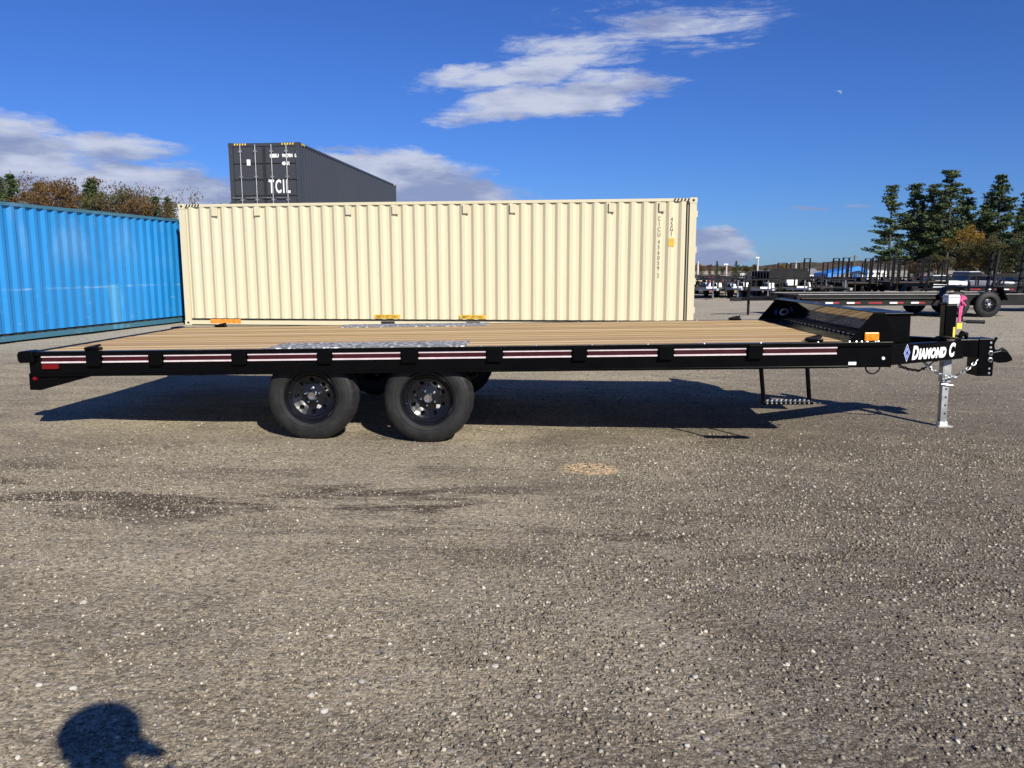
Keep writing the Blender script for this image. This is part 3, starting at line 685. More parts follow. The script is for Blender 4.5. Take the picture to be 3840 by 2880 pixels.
# rear: bumper beam, side gussets, lights
box('rear_bumper', 'black_matt', (0.0, 0.10, 0.0605, WD-0.0605, 0.42, 0.6985), tr, bevel=0.006)
for sd in (0, 1):
    f = (lambda a, b: (a, b)) if sd == 0 else (lambda a, b: (WD-b, WD-a))
    v0, v1 = f(0.020, 0.0595)
    MB().uz([(0.005, 0.52), (0.001, 0.399), (0.085, 0.396), (0.52, 0.506), (0.52, 0.53), (0.005, 0.53)], v0, v1).build('rear_gusset', 'black_paint', tr, bevel=0.004)
    v0, v1 = f(-0.022, 0.10)
    MB().uz([(-0.03, 0.615), (-0.045, 0.635), (-0.048, 0.68), (-0.035, 0.705), (0.03, 0.712), (0.075, 0.704), (0.085, 0.62)], v0, v1).build('corner_bumper', 'black_paint', tr, bevel=0.008)
    v0, v1 = f(0.001, 0.0155)
    if sd == 0:
        ml = box('marker_light', 'lens_red', (0.128, 0.262, v0, v1, 0.566, 0.603), tr, bevel=0.005)
        box('reflector_bar', 'lens_red', (0.132, 0.258, -0.003, 0.0005, 0.566, 0.572), ml)
        MB().lathe([(0.02, 0.02), (0.008, 0.019), (0.0, 0.012), (-0.002, 0)], 14, 'y', (0.058, 0.0, 0.491)).build('marker_light', 'lens_red', tr, smooth=True)
# tread plates let into the deck above the wheels
for v0, v1 in ((0.018, 0.44), (WD-0.44, WD-0.018)):
    box('tread_plate', 'tread_plate', (1.905, 3.44, v0, v1, HD-0.002, HD+0.0065), tr, bevel=0.002)
# axles, springs, wheels
AX = (2.2142, 3.1288); hubz = [gl(u)+0.348 for u in AX]
w0 = wheel_parts()
w0.parent = tr; w0.location = (AX[0], 0.055, hubz[0])
def place_wheel(u, v, z, rz, ry):
    c = copy_tree(w0, tr); c.location = (u, v, z); c.rotation_euler = (0, ry, rz); return c
place_wheel(AX[1], 0.055, hubz[1], 0, R(-22)); place_wheel(AX[0], WD-0.055, hubz[0], math.pi, 0.4); place_wheel(AX[1], WD-0.055, hubz[1], math.pi, 1.1)
for u, z in zip(AX, hubz):
    MB().tube([(u, 0.22, z), (u, WD-0.22, z)], 0.038, 12).build('axle', 'black_matt', tr)
    for v in (0.42, WD-0.42):
        MB().tube([(u-0.36, v, z+0.15), (u-0.18, v, z+0.07), (u, v, z+0.045), (u+0.18, v, z+0.07), (u+0.36, v, z+0.15)], 0.024, 6).build('leaf_spring', 'black_matt', tr)
for v in (0.30, WD-0.34):                                       # wheel-well wall under the tread plate
    box('wheel_well', 'black_matt', (1.78, 3.56, v, v+0.02, 0.50, 0.655), tr)
# headboard
for v0, v1 in ((0.03, 0.038), (WD-0.038, WD-0.03)):
    ep = MB().uz([(6.300, 0.700), (6.670, 0.700), (6.560, 0.912), (6.478, 0.912)], v0, v1).build('headboard_end', 'black_paint', tr, bevel=0.002)
    if v0 > 1:
        MB().uz([(6.47, 0.775), (6.487, 0.735), (6.504, 0.775), (6.487, 0.82)], v0-0.002, v0-0.0003).build('emblem', 'decal_blue', ep)
        text('lettering', 'C', 0.095, 'decal_white', ep, (6.515, v0-0.001, 0.745), (R(90), 0, 0), bold=0.003, shear=0.2)
hb = MB(); hb.add([(6.548, 0.038, 0.908), (6.548, WD-0.038, 0.908), (6.575, WD-0.038, 0.735), (6.575, 0.038, 0.735), (6.552, 0.038, 0.910), (6.552, WD-0.038, 0.910), (6.581, WD-0.038, 0.735), (6.581, 0.038, 0.735)],
                  [(0, 1, 2, 3), (7, 6, 5, 4), (0, 4, 5, 1), (3, 2, 6, 7)])
hb.build('headboard_panel', 'gloss_black', tr)
box('headboard_lip', 'black_paint', (6.470, 6.566, 0.028, WD-0.028, 0.9125, 0.9200), tr, bevel=0.002)
box('headboard_floor', 'black_paint', (6.290, 6.660, 0.0615, WD-0.0615, 0.672, 0.7015), tr, bevel=0.002)  # black steel plate, also painting the headboard's shadow on the deck end
ch_ = MB().box(6.53, 6.585, 0.05, WD-0.05, 0.7025, 0.734).build('headboard_channel', 'black_matt', tr)
for k in range(22): box('channel_slot', 'zinc', (6.515, 6.528, 0.15+k*0.108, 0.20+k*0.108, 0.709, 0.716), ch_)
am = box('clearance_light', 'lens_amber', (6.415, 6.522, 0.016, 0.0285, 0.705, 0.768), tr, bevel=0.006)
MB().lathe([(0, 0.017), (-0.004, 0.014), (-0.006, 0)], 14, 'y', (6.468, 0.016, 0.737)).build('lamp_lens', 'lens_amber', am)
for u in (6.31, 6.36, 6.40, 6.44, 6.52): MB().lathe([(0, 0.010), (0.007, 0.008), (0.008, 0)], 6, 'z', (u, 0.03, 0.6995)).build('bolt', 'zinc', tr)
box('white_sticker', 'decal_white', (6.305, 6.362, 0.0145, 0.0157, 0.527, 0.550), tr)
# front frame plate and A-frame tongue
MB().uz([(6.20, 0.66), (6.20, 0.506), (6.64, 0.500), (6.64, 0.66)], 0.0605, WD-0.0605).build('front_beam', 'black_paint', tr, bevel=0.004)
def beam(p, q, wth, z0a, z1a, z0b, z1b, name):
    p, q = Vector(p), Vector(q); dr_ = (q-p).normalized(); nn = Vector((-dr_.y, dr_.x))*wth/2
    mb = MB(); mb.add([(*(p-nn), z0a), (*(q-nn), z0b), (*(q+nn), z0b), (*(p+nn), z0a), (*(p-nn), z1a), (*(q-nn), z1b), (*(q+nn), z1b), (*(p+nn), z1a)],
                      [(0, 3, 2, 1), (4, 5, 6, 7), (0, 1, 5, 4), (1, 2, 6, 5), (2, 3, 7, 6), (3, 0, 4, 7)])
    return mb.build(name, 'black_paint', tr, bevel=0.006)
tb0, tb1 = (6.60, 0.46), (7.72, 1.205)
tbm = beam(tb0, tb1, 0.075, 0.452, 0.622, 0.425, 0.586, 'tongue_beam')
beam((6.60, WD-0.46), (7.72, WD-1.205), 0.075, 0.452, 0.622, 0.425, 0.586, 'tongue_beam')
ang = math.atan2(tb1[1]-tb0[1], tb1[0]-tb0[0])
def on_beam(s_, z, off=0.0395):                                 # point on the outer face of the near tongue beam
    return (tb0[0] + s_*math.cos(ang) + off*math.sin(ang), tb0[1] + s_*math.sin(ang) - off*math.cos(ang), z)
slope = -R(1.45)
RT = (Matrix.Rotation(ang, 3, 'Z') @ Matrix.Rotation(-slope, 3, 'Y') @ Matrix.Rotation(R(90), 3, 'X')).to_euler()
LB = [(0.570, 'D', 0.150, 0.478), (0.664, 'IAMOND', 0.112, 0.4755), (1.105, 'C', 0.158, 0.464)]
for s_, ch, sz, z in LB: text('lettering', ch, sz, 'decal_white', tbm, on_beam(s_, z), RT, shear=0.22, bold=0.0075, xs=0.82 if len(ch) > 1 else 0.74, spacing=1.10)
dm = [(0.0, 0.075), (0.042, 0.0), (0.0, -0.075), (-0.042, 0.0)]
def dia(k, m, off):
    mb = MB(); c0 = 0.500; mb.add([on_beam(c0+a*k, 0.535+b*k, off) for a, b in dm], [(0, 1, 2, 3)]); mb.build('emblem', m, tbm)
dia(1.0, 'decal_white', 0.0400); dia(0.90, 'decal_blue', 0.0404); dia(0.55, 'decal_white', 0.0408); dia(0.46, 'decal_blue', 0.0412); dia(0.22, 'black_paint', 0.0416)
CV = WD/2
MB().box(7.56, 8.00, CV-0.085, CV+0.085, 0.435, 0.592).build('coupler_tube', 'black_paint', tr, bevel=0.006)
vp = MB(); vp.box(7.890, 8.025, CV-0.060, CV-0.050, 0.262, 0.588); vp.box(7.890, 8.025, CV+0.050, CV+0.060, 0.262, 0.588); vp.box(7.890, 7.905, CV-0.05, CV+0.05, 0.262, 0.588)
vp = MB().box(7.885, 8.020, CV-0.095, CV+0.095, 0.262, 0.596).build('coupler_channel', 'black_paint', tr, bevel=0.005)
for z in (0.562, 0.520, 0.475, 0.330, 0.290): MB().lathe([(0, 0.010), (-0.003, 0.010), (-0.003, 0)], 10, 'y', (7.985, CV-0.0955, z)).build('adjust_hole', 'zinc', vp)
for z in (0.468, 0.408):
    bt = MB().lathe([(0, 0.024), (-0.010, 0.024), (-0.012, 0.020), (-0.012, 0.0)], 6, 'y', (7.985, CV-0.0955, z)).build('coupler_bolt', 'zinc', vp)
    MB().lathe([(0, 0.013), (-0.012, 0.012), (-0.012, 0)], 10, 'y', (7.985, CV-0.1075, z)).build('bolt_end', 'gasket', bt)
# ball coupler with raised latch
cp = MB(); cp.box(8.020, 8.035, CV-0.05, CV+0.05, 0.37, 0.50)
cp.uz([(8.03, 0.392), (8.10, 0.372), (8.175, 0.378), (8.215, 0.398), (8.205, 0.425), (8.165, 0.478), (8.105, 0.486), (8.03, 0.470)], CV-0.046, CV+0.046)
cp = cp.build('coupler', 'black_paint', tr, bevel=0.012)
arc = [(8.055 + 0.062 - 0.062*math.cos(t_), CV, 0.528 + 0.075*math.sin(t_)) for t_ in np.linspace(R(-60), R(62), 12)]
MB().tube(arc, [0.015]*11+[0.011], 8).build('coupler_latch', 'black_paint', cp, smooth=True)
MB().tube([(8.10, CV, 0.47), (8.14, CV, 0.495), (8.175, CV, 0.47)], 0.014, 8).build('latch_pivot', 'black_matt', cp)
# jack
JU = 7.652; jk = box('jack', 'black_paint', (JU-0.055, JU+0.047, CV-0.05, CV+0.05, 0.44, 0.905), tr, bevel=0.012)
MB().box(JU-0.060, JU+0.052, CV-0.055, CV+0.055, 0.900, 0.918).build('collar', 'black_paint', jk, bevel=0.004)
cap_ = MB().box(JU-0.040, JU+0.058, CV-0.060, CV+0.05, 0.905, 0.985).build('jack_cap', 'white_paint', jk, bevel=0.006)
MB().box(JU-0.044, JU+0.062, CV-0.063, CV+0.053, 0.962, 0.970).build('cap_band', 'sticker_grey', cap_)
leg = MB(); leg.box(JU-0.040, JU+0.036, CV-0.038, CV+0.038, 0.20, 0.441); leg.build('jack_tube', 'galv', jk, bevel=0.004)
fz = gl(JU)
lg = MB().box(JU-0.031, JU+0.027, CV-0.030, CV+0.030, fz+0.006, 0.205).build('drop_leg', 'galv', jk, bevel=0.003)
for k in range(5): MB().lathe([(0, 0.009), (-0.002, 0.009), (-0.002, 0)], 10, 'y', (JU+0.004, CV-0.0305, 0.14-k*0.075)).build('pin_hole', 'gasket', lg)
box('foot_sleeve', 'white_paint', (JU-0.036, JU+0.032, CV-0.036, CV+0.036, fz+0.002, fz+0.040), jk, bevel=0.003)
MB().box(JU-0.055, JU+0.07, CV-0.055, CV+0.055, fz-0.008, fz+0.004).build('foot_plate', 'sticker_grey', jk, bevel=0.002)
MB().tube([(JU-0.045, CV-0.04, 0.185), (JU+0.05, CV-0.05, 0.175)], 0.006, 8).build('lock_pin', 'zinc', jk)
MB().tube([(JU+0.047, CV-0.02, 0.80), (JU+0.10, CV-0.03, 0.80), (JU+0.105, CV-0.03, 0.752), (JU+0.13, CV-0.05, 0.748)], 0.009, 8).build('crank', 'black_matt', jk)
MB().tube([(JU+0.13, CV-0.05, 0.748), (JU+0.265, CV-0.10, 0.745)], 0.016, 10).build('crank_grip', 'rubber', jk, smooth=True)
rb = MB()
for k in range(9):
    a = rnd.uniform(0, 6.28); rb.tube([(JU+0.065, CV-0.04, 0.945), (JU+0.085+0.03*math.cos(a), CV-0.055+0.02*math.sin(a), 0.945+0.035*math.sin(a)), (JU+0.10+0.028*math.cos(a+.6), CV-0.05, 0.925+0.045*math.sin(a+.5)), (JU+0.068, CV-0.042, 0.93)], 0.0085, 5)
for dx_, l_ in ((0.0, 0.19), (0.018, 0.175), (0.03, 0.12)): rb.tube([(JU+0.072+dx_, CV-0.045, 0.92), (JU+0.062+dx_*0.7, CV-0.052, 0.92-l_*0.5), (JU+0.066+dx_*0.5, CV-0.05, 0.92-l_)], 0.0075, 5)
rb.build('ribbon', 'ribbon_pink', jk)
box('hang_tag', 'tag_yellow', (JU+0.045, JU+0.090, CV-0.062, CV-0.057, 0.685, 0.735), jk)
box('warning_decal', 'tag_yellow', (JU+0.020, JU+0.040, CV-0.0512, CV-0.0503, 0.60, 0.70), jk)
# brake cable coil, wiring, chains
coil = [(JU-0.02+0.10*math.cos(t_)*1.1, CV-0.06+0.07*math.sin(t_), 0.603+0.012*math.sin(2*t_)+0.005*t_/6) for t_ in np.linspace(0, 4*math.pi, 50)]
MB().tube(coil, 0.008, 6).build('wiring_coil', 'black_matt', tr)
MB().tube([(JU+0.09, CV-0.02, 0.60), (JU+0.115, CV-0.03, 0.645), (JU+0.15, CV-0.02, 0.63), (JU+0.17, CV, 0.596)], [0.02, 0.026, 0.024, 0.014], 8).build('plug', 'black_matt', tr)
loop = [(6.60+0.055*math.cos(t_), 0.30, 0.475+0.055*math.sin(t_)) for t_ in np.linspace(R(170), R(372), 18)]
MB().tube([(6.52, 0.30, 0.545)] + loop + [(6.665, 0.31, 0.55)], 0.006, 6).build('wiring_loop', 'black_matt', tr)
MB().lathe([(0.0, 0.013), (-0.012, 0.011), (-0.014, 0)], 12, 'y', (6.555, 0.0150, 0.575)).build('side_lamp', 'decal_white', tr, smooth=True)
def chain(pts, m):
    pts = [Vector(p) for p in pts]; mb = MB(); dense = []
    for i in range(len(pts)-1):
        for k in range(20): dense.append(pts[i].lerp(pts[i+1], k/20))
    dense.append(pts[-1]); acc = 0; last = dense[0]; i = 0
    for a, b in zip(dense[:-1], dense[1:]):
        acc += (b-a).length
        if acc > 0.030:
            acc = 0; i += 1; t_ = (b-last).normalized(); last = b; up = t_.orthogonal().normalized(); sd_ = t_.cross(up)
            w_ = up if i % 2 else sd_
            ring = [b + t_*0.024*math.cos(q_) + w_*0.0125*math.sin(q_) for q_ in np.linspace(0, 2*math.pi, 9)]
            mb.tube(ring, 0.0048, 5, caps=False)
    return mb.build('safety_chain', m, tr, smooth=True)
chain([(7.33, CV-0.22, 0.43), (7.45, CV-0.20, 0.335), (7.56, CV-0.16, 0.275), (7.66, CV-0.13, 0.262), (7.74, CV-0.12, 0.30), (7.82, CV-0.11, 0.355), (7.885, CV-0.10, 0.418)], 'zinc')
chain([(7.10, CV-0.30, 0.43), (7.13, CV-0.27, 0.385), (7.24, CV-0.2, 0.345), (7.36, CV-0.12, 0.322), (7.48, CV, 0.335), (7.60, CV+0.12, 0.37), (7.72, CV+0.12, 0.44)], 'rim_black')
# tool box behind the headboard
tbx = MB().box(6.74, 7.135, 0.88, WD-0.88, 0.612, 0.838).build('tool_box', 'black_paint', tr, bevel=0.006)
MB().box(6.725, 7.150, 0.865, WD-0.865, 0.8385, 0.856).build('box_lid', 'black_paint', tbx, bevel=0.005)
# drop step
for a, b in ((5.660, 5.684), (6.002, 6.022)):
    MB().tube([(a, 0.010, 0.515), (b, -0.004, 0.262)], 0.0165, 8).build('step_leg', 'black_paint', tr)
stp = MB().box(5.672, 6.040, -0.045, 0.040, 0.240, 0.266).build('step', 'black_paint', tr, bevel=0.004)
for k in range(10):
    for r_ in range(2):
        MB().lathe([(0, 0.012), (0.006, 0.009), (0.006, 0.005), (0, 0.004)], 8, 'z', (5.70+k*0.034+r_*0.016, -0.025+r_*0.04, 0.2662)).build('grip_ring', 'zinc', stp)
    MB().lathe([(0, 0.008), (-0.004, 0.006), (-0.004, 0)], 8, 'y', (5.70+k*0.034, -0.0452, 0.253)).build('grip_ring', 'zinc', stp)
# lashing rings
for u, v in ((0.505, 0.09), (6.075, 0.09), (0.526, WD-0.09), (6.05, WD-0.09)):
    b_ = MB().box(u-0.055, u+0.055, v-0.035, v+0.035, HD-0.001, HD+0.022).build('lashing_base', 'black_paint', tr, bevel=0.006)
    rg = [(u-0.01+0.055*math.cos(t_), v+0.045*math.sin(t_), HD+0.026+0.012*math.cos(t_)) for t_ in np.linspace(0, 2*math.pi, 17)]
    MB().tube(rg, 0.010, 7, caps=False).build('lashing_ring', 'black_matt', b_, smooth=True)

# ------------------------------------------------------------------ parked trailers beyond the lot
def simple_wheel(parent, loc, rz, R0=0.37, w=0.2):
    ty = MB().lathe([(0.02, R0*0.56), (0.0, R0*0.62), (0.0, R0*0.80), (0.025, R0*0.95), (0.045, R0), (w-0.045, R0), (w-0.02, R0*0.95), (w, R0*0.8), (w-0.02, R0*0.5)], 36, 'y').build('wheel', 'rubber', parent, smooth=True)
    ty.location = loc; ty.rotation_euler = (0, 0, rz)
    MB().lathe([(0.02, R0*0.56), (0.05, R0*0.5), (0.07, R0*0.44), (0.05, R0*0.25), (0.04, 0.0)], 24, 'y').build('rim', 'rim_black', ty, smooth=True)
    MB().lathe([(0.03, R0*0.13), (0.0, R0*0.12), (-0.005, 0)], 12, 'y').build('hub_cap', 'zinc', ty)
    for j in range(6):
        a = j*math.pi/3; MB().lathe([(0.04, 0.014), (0.02, 0.012), (0.02, 0)], 6, 'y', (R0*0.22*math.cos(a), 0, R0*0.22*math.sin(a))).build('lug_nut', 'zinc', ty)
    return ty
def ramp_gate(parent, x, y0, y1, z0, h, lean, m='far_black'):
    mb = MB()
    for y in (y0, y1): mb.tube([(x, y, z0), (x+lean, y, z0+h)], 0.05, 6)
    nr = int(h/0.24)
    for k in range(nr+1):
        f_ = k/nr; mb.box(x+lean*f_-0.02, x+lean*f_+0.02, y0, y1, z0+h*f_-0.035, z0+h*f_+0.0)
    return mb.build('ramp', m, parent)
def equipment_trailer(ramps=True, tape=True, L=5.8, rail_h=0.0, wc=0.52, low=0.46, edge=False):
    t = thing('equipment_trailer', 'x', 'trailer'); w = 2.05
    box('deck', 'deck_dark', (0.05, L-0.05, -w/2+0.06, w/2-0.06, 0.60, 0.645), t)
    for s_ in (-1, 1):
        y = s_*w/2; box('side_beam', 'far_black', (0, L, min(y, y-s_*0.06), max(y, y-s_*0.06), low, 0.66), t)
        if edge:
            box('edge_highlight', 'pole_grey', (0.02, L-0.02, y-0.03, y+0.03, 0.6605, 0.672), t); MB().tube([(0.1, y+s_*0.03, 0.545), (L-2.6, y+s_*0.03, 0.545)], 0.03, 8).build('rub_rail', 'black_paint', t)  # pale top strip paints the sky's reflection along the black beam edge
        if rail_h:
            for k in range(6): box('rail_post', 'far_black', (0.1+k*(L-0.25)/5, 0.15+k*(L-0.25)/5, y-0.025, y+0.025, 0.66, 0.66+rail_h), t)
            box('top_rail', 'far_black', (0.05, L-0.05, y-0.03, y+0.03, 0.66+rail_h, 0.71+rail_h), t)
        fd = MB().uz([(L*wc-0.98, 0.50), (L*wc-0.93, 0.50), (L*wc-0.76, 0.835), (L*wc+0.76, 0.835), (L*wc+0.93, 0.50), (L*wc+0.98, 0.50), (L*wc+0.80, 0.88), (L*wc-0.80, 0.88)], y, y+s_*0.26)
        fd.build('fender', 'black_paint', t)
        for k in (-0.45, 0.45): simple_wheel(t, (L*wc+k, y+s_*0.25, 0.37), 0 if s_ < 0 else math.pi)
        if tape:
            for k in range(int(L/0.62)-1):
                if abs((0.3+k*0.62)-L*wc) < 1.0: continue
                box('reflective_tape', 'decal_white' if k % 3 else 'far_tape_red', (0.2+k*0.62, 0.42+k*0.62, y+s_*0.0005 if s_ > 0 else y-0.004, y+0.004 if s_ > 0 else y-0.0005, low+0.06, low+0.105), t)
                box('reflective_tape', 'far_tape_red', (0.42+k*0.62, 0.60+k*0.62, y+s_*0.0005 if s_ > 0 else y-0.004, y+0.004 if s_ > 0 else y-0.0005, low+0.06, low+0.105), t)
    for k in range(7): box('cross_member', 'far_black', (0.2+k*0.85, 0.28+k*0.85, -w/2+0.06, w/2-0.06, 0.48, 0.60), t)
    for s_ in (-1, 1): MB().tube([(0.05, s_*0.75, 0.54), (-1.35, 0, 0.50)], 0.055, 6).build('tongue', 'far_black', t)
    box('coupler', 'far_black', (-1.65, -1.30, -0.06, 0.06, 0.44, 0.56), t)
    MB().tube([(-1.1, 0.0, 0.02), (-1.1, 0.0, 0.95)], 0.04, 8).build('jack', 'far_black', t)
    if ramps:
        for y0, y1 in ((-0.92, -0.62), (0.62, 0.92)): ramp_gate(t, L+0.02, y0, y1, 0.62, 1.30, 0.10)
    return t
def utility_trailer(fm='white_paint'):
    t = thing('utility_trailer', 'x', 'trailer'); L, w = 3.4, 1.55
    box('deck', 'deck_dark', (0.05, L-0.05, -w/2+0.04, w/2-0.04, 0.46, 0.50), t)
    for s_ in (-1, 1):
        y = s_*w/2; box('side_beam', 'far_black', (0, L, y-0.03, y+0.03, 0.38, 0.50), t); box('top_rail', 'far_black', (0, L, y-0.03, y+0.03, 0.86, 0.91), t)
        for k in range(4): box('rail_post', 'far_black', (k*(L-0.06)/3, k*(L-0.06)/3+0.06, y-0.025, y+0.025, 0.50, 0.86), t)
        fd = MB().uz([(L*0.55-0.50, 0.42), (L*0.55-0.36, 0.70), (L*0.55+0.36, 0.70), (L*0.55+0.50, 0.42), (L*0.55+0.47, 0.42), (L*0.55+0.34, 0.67), (L*0.55-0.34, 0.67), (L*0.55-0.47, 0.42)], y+s_*0.02, y+s_*0.26)
        fd.build('fender', fm, t); simple_wheel(t, (L*0.55, y+s_*0.24, 0.33), 0 if s_ < 0 else math.pi, 0.33, 0.19)
        box('reflective_tape', 'far_tape_red', (0.3, 0.6, y-0.034 if s_ < 0 else y+0.030, y-0.030 if s_ < 0 else y+0.034, 0.42, 0.46), t)
        MB().tube([(0.02, s_*0.6, 0.44), (-1.15, 0, 0.46)], 0.045, 6).build('tongue', 'zinc' if fm != 'far_black' else 'far_black', t)
    box('front_panel', 'white_paint' if fm != 'far_black' else 'far_black', (-0.035, -0.005, -0.36, 0.12, 0.42, 0.56), t)
    box('front_rail', 'far_black', (-0.03, 0.03, -w/2+0.03, w/2-0.03, 0.862, 0.908), t)
    MB().tube([(-0.9, 0.06, 0.02), (-0.9, 0.06, 0.86)], 0.035, 8).build('jack', 'zinc', t)
    box('coupler', 'zinc', (-1.42, -1.12, -0.05, 0.05, 0.42, 0.52), t)
    ramp_gate(t, L+0.03, -w/2+0.05, w/2-0.05, 0.48, 0.50, 0.05)
    return t
def dump_trailer():
    t = thing('dump_trailer', 'x', 'trailer'); L, w = 3.6, 1.9
    tub = MB(); tub.box(0, L, -w/2, -w/2+0.06, 0.62, 1.25); tub.box(0, L, w/2-0.06, w/2, 0.62, 1.25); tub.box(0, 0.06, -w/2+0.06, w/2-0.06, 0.62, 1.38); tub.box(L-0.06, L, -w/2+0.06, w/2-0.06, 0.62, 1.25); tub.box(0.06, L-0.06, -w/2+0.06, w/2-0.06, 0.62, 0.68)
    tub.build('tub', 'far_black', t)
    for s_ in (-1, 1):
        for k in range(6): box('tub_rib', 'black_paint', (0.2+k*0.62, 0.29+k*0.62, s_*w/2 if s_ > 0 else s_*w/2-0.06, s_*w/2+0.06 if s_ > 0 else s_*w/2, 0.60, 1.2), t)
        box('chassis_beam', 'far_black', (-0.2, L, s_*0.45-0.05, s_*0.45+0.05, 0.44, 0.615), t)
        for k in (-0.43, 0.43): simple_wheel(t, (L*0.55+k, s_*(w/2+0.22), 0.36), 0 if s_ < 0 else math.pi, 0.36)
        box('fender', 'black_paint', (L*0.55-0.95, L*0.55+0.95, min(s_*(w/2+0.062), s_*(w/2+0.27)), max(s_*(w/2+0.062), s_*(w/2+0.27)), 0.76, 0.80), t)
        MB().tube([(-0.15, s_*0.45, 0.52), (-1.3, 0, 0.50)], 0.055, 6).build('tongue', 'far_black', t)
    box('battery_box', 'white_paint', (-0.6, -0.25, -0.25, 0.25, 0.575, 0.85), t)
    MB().tube([(-1.0, 0.0, 0.02), (-1.0, 0.0, 0.95)], 0.04, 8).build('jack', 'far_black', t)
    for y0, y1 in ((-0.5, -0.1), (0.1, 0.5)): ramp_gate(t, 0.10, y0, y1, 0.70, 0.95, 0.0)
    return t
protos = {'b': equipment_trailer(L=6.6, wc=0.752, low=0.34, edge=True), 'e': equipment_trailer(), 'r': equipment_trailer(rail_h=0.42), 'u': utility_trailer(), 'k': utility_trailer('far_black'), 'd': dump_trailer()}
used = set()
def park(kind, X, Y, deg, label, group=None):
    o = protos[kind] if kind not in used else copy_tree(protos[kind]); used.add(kind)
    o.location = (X, Y, gz(X, Y)-0.005); o.rotation_euler = (0, 0, R(deg)); o['label'] = label
    if 'group' in o: del o['group']
    if group: o['group'] = group
    return o
XP = lambda px, Y: (px-1920)/FPX*Y*1.005
# the near one across the lot: tongue to the left, rear to the right
park('b', 8.25, 22.9+1.02, 0, 'black tandem axle trailer parked broadside with red and white tape', None)
park('r', XP(3800, 25.5), 26.2, -12, 'black railed trailer standing just behind the broadside trailer, beside its rear')
GU = 'utility trailers parked in a row with tongues out'
for px, Y, dg, wh in ((2650, 36.5, 92, 'in front of the red barrier'), (2745, 37.2, 88, 'in front of the maroon covers'), (2850, 36.0, 91, 'in front of the long white shed'), (2985, 37.0, 89, 'next to the dump trailer')): park('u', XP(px, Y), Y, dg, 'low utility trailer with white fenders, ' + wh, GU)
for px, Y, dg in ((2700, 42, 90), (2900, 41.5, 86), (3060, 40.5, 92), (3130, 36.5, 90)): park('k', XP(px, Y), Y, dg, 'low all black utility trailer parked between the white fendered ones', 'all black utility trailers in the rows')
park('d', XP(2945, 38.6), 38.6, 86, 'tall black dump trailer standing among the utility trailers')
GE = 'flat trailers with ramps folded upright'
for px, Y, dg, wh in ((3075, 43, -92, 'next to the canopy post'), (3190, 41, -88, 'in front of the blue canopy roof'), (3290, 44, -91, 'in front of the white shed'), (3395, 42, -90, 'in front of the free-standing pine'),
                      (3120, 52, -90, 'directly under the blue canopy roof'), (3245, 53, -87, 'between the blue canopy and the white shed'), (3345, 51, -92, 'between the white shed and the pines'), (3470, 47, -90, 'next to the dark red car')):
    park('e', XP(px, Y), Y+5.8, dg, 'black flat trailer with ramps folded upright, ' + wh, GE)
for px, Y, dg in ((2625, 47, 90), (2690, 52, 88), (2765, 48, 92), (2830, 53, 90), (2890, 50, 90), (2975, 46, 88)): park('k', XP(px, Y), Y, dg, 'dark utility trailer in the second row, parked behind the front row', 'utility trailers in the second row')
for px, Y, dg, wh in ((3560, 33, -8, 'in front of the dark red car'), (3740, 36, -4, 'in front of the white van')): park('r', XP(px, Y), Y, dg, 'black railed trailer parked under the pines, ' + wh, 'railed trailers under the pines')

# parked cars beneath the pines
def car(m, L=4.5, w=1.8, h=1.5, van=False):
    t = thing('car', 'x', 'car')
    lowp = [(0, 0.35), (0.05, 0.70), (0.25, 0.86), (1.15, 0.95), (L-0.5, 0.98), (L-0.05, 0.88), (L, 0.40), (L-0.3, 0.25), (0.3, 0.25)]
    MB().uz(lowp, -w/2, w/2).build('body', m, t, bevel=0.06)
    x0, x1, x2, x3 = (0.9, 1.5, L-0.25, L-0.05) if van else (1.05, 1.75, L-1.3, L-0.45)
    cab = MB(); y0, y1 = w/2-0.06, w/2-0.24
    cab.add([(x0, -y0, 0.94), (x3, -y0, 0.97), (x3, y0, 0.97), (x0, y0, 0.94), (x1, -y1, h), (x2, -y1, h), (x2, y1, h), (x1, y1, h)], [(0, 3, 2, 1), (4, 5, 6, 7), (0, 1, 5, 4), (1, 2, 6, 5), (2, 3, 7, 6), (3, 0, 4, 7)])
    cab.build('window', 'glass_dark', t, bevel=0.04)
    rf = MB(); rf.add([(x1-0.02, -y1-0.01, h-0.02), (x2+0.02, -y1-0.01, h-0.02), (x2+0.02, y1+0.01, h-0.02), (x1-0.02, y1+0.01, h-0.02), (x1+0.1, -y1+0.1, h+0.05), (x2-0.1, -y1+0.1, h+0.05), (x2-0.1, y1-0.1, h+0.05), (x1+0.1, y1-0.1, h+0.05)], [(0, 3, 2, 1), (4, 5, 6, 7), (0, 1, 5, 4), (1, 2, 6, 5), (2, 3, 7, 6), (3, 0, 4, 7)])
    rf.build('roof', m, t)
    for x in (0.85, L-0.85):
        for s_ in (-1, 1): simple_wheel(t, (x, s_*(w/2+0.01), 0.32), 0 if s_ < 0 else math.pi, 0.32)
    for s_ in (-1, 1): box('headlight', 'chrome', (-0.01, 0.09, min(s_*0.45, s_*0.8), max(s_*0.45, s_*0.8), 0.60, 0.72), t)
    return t
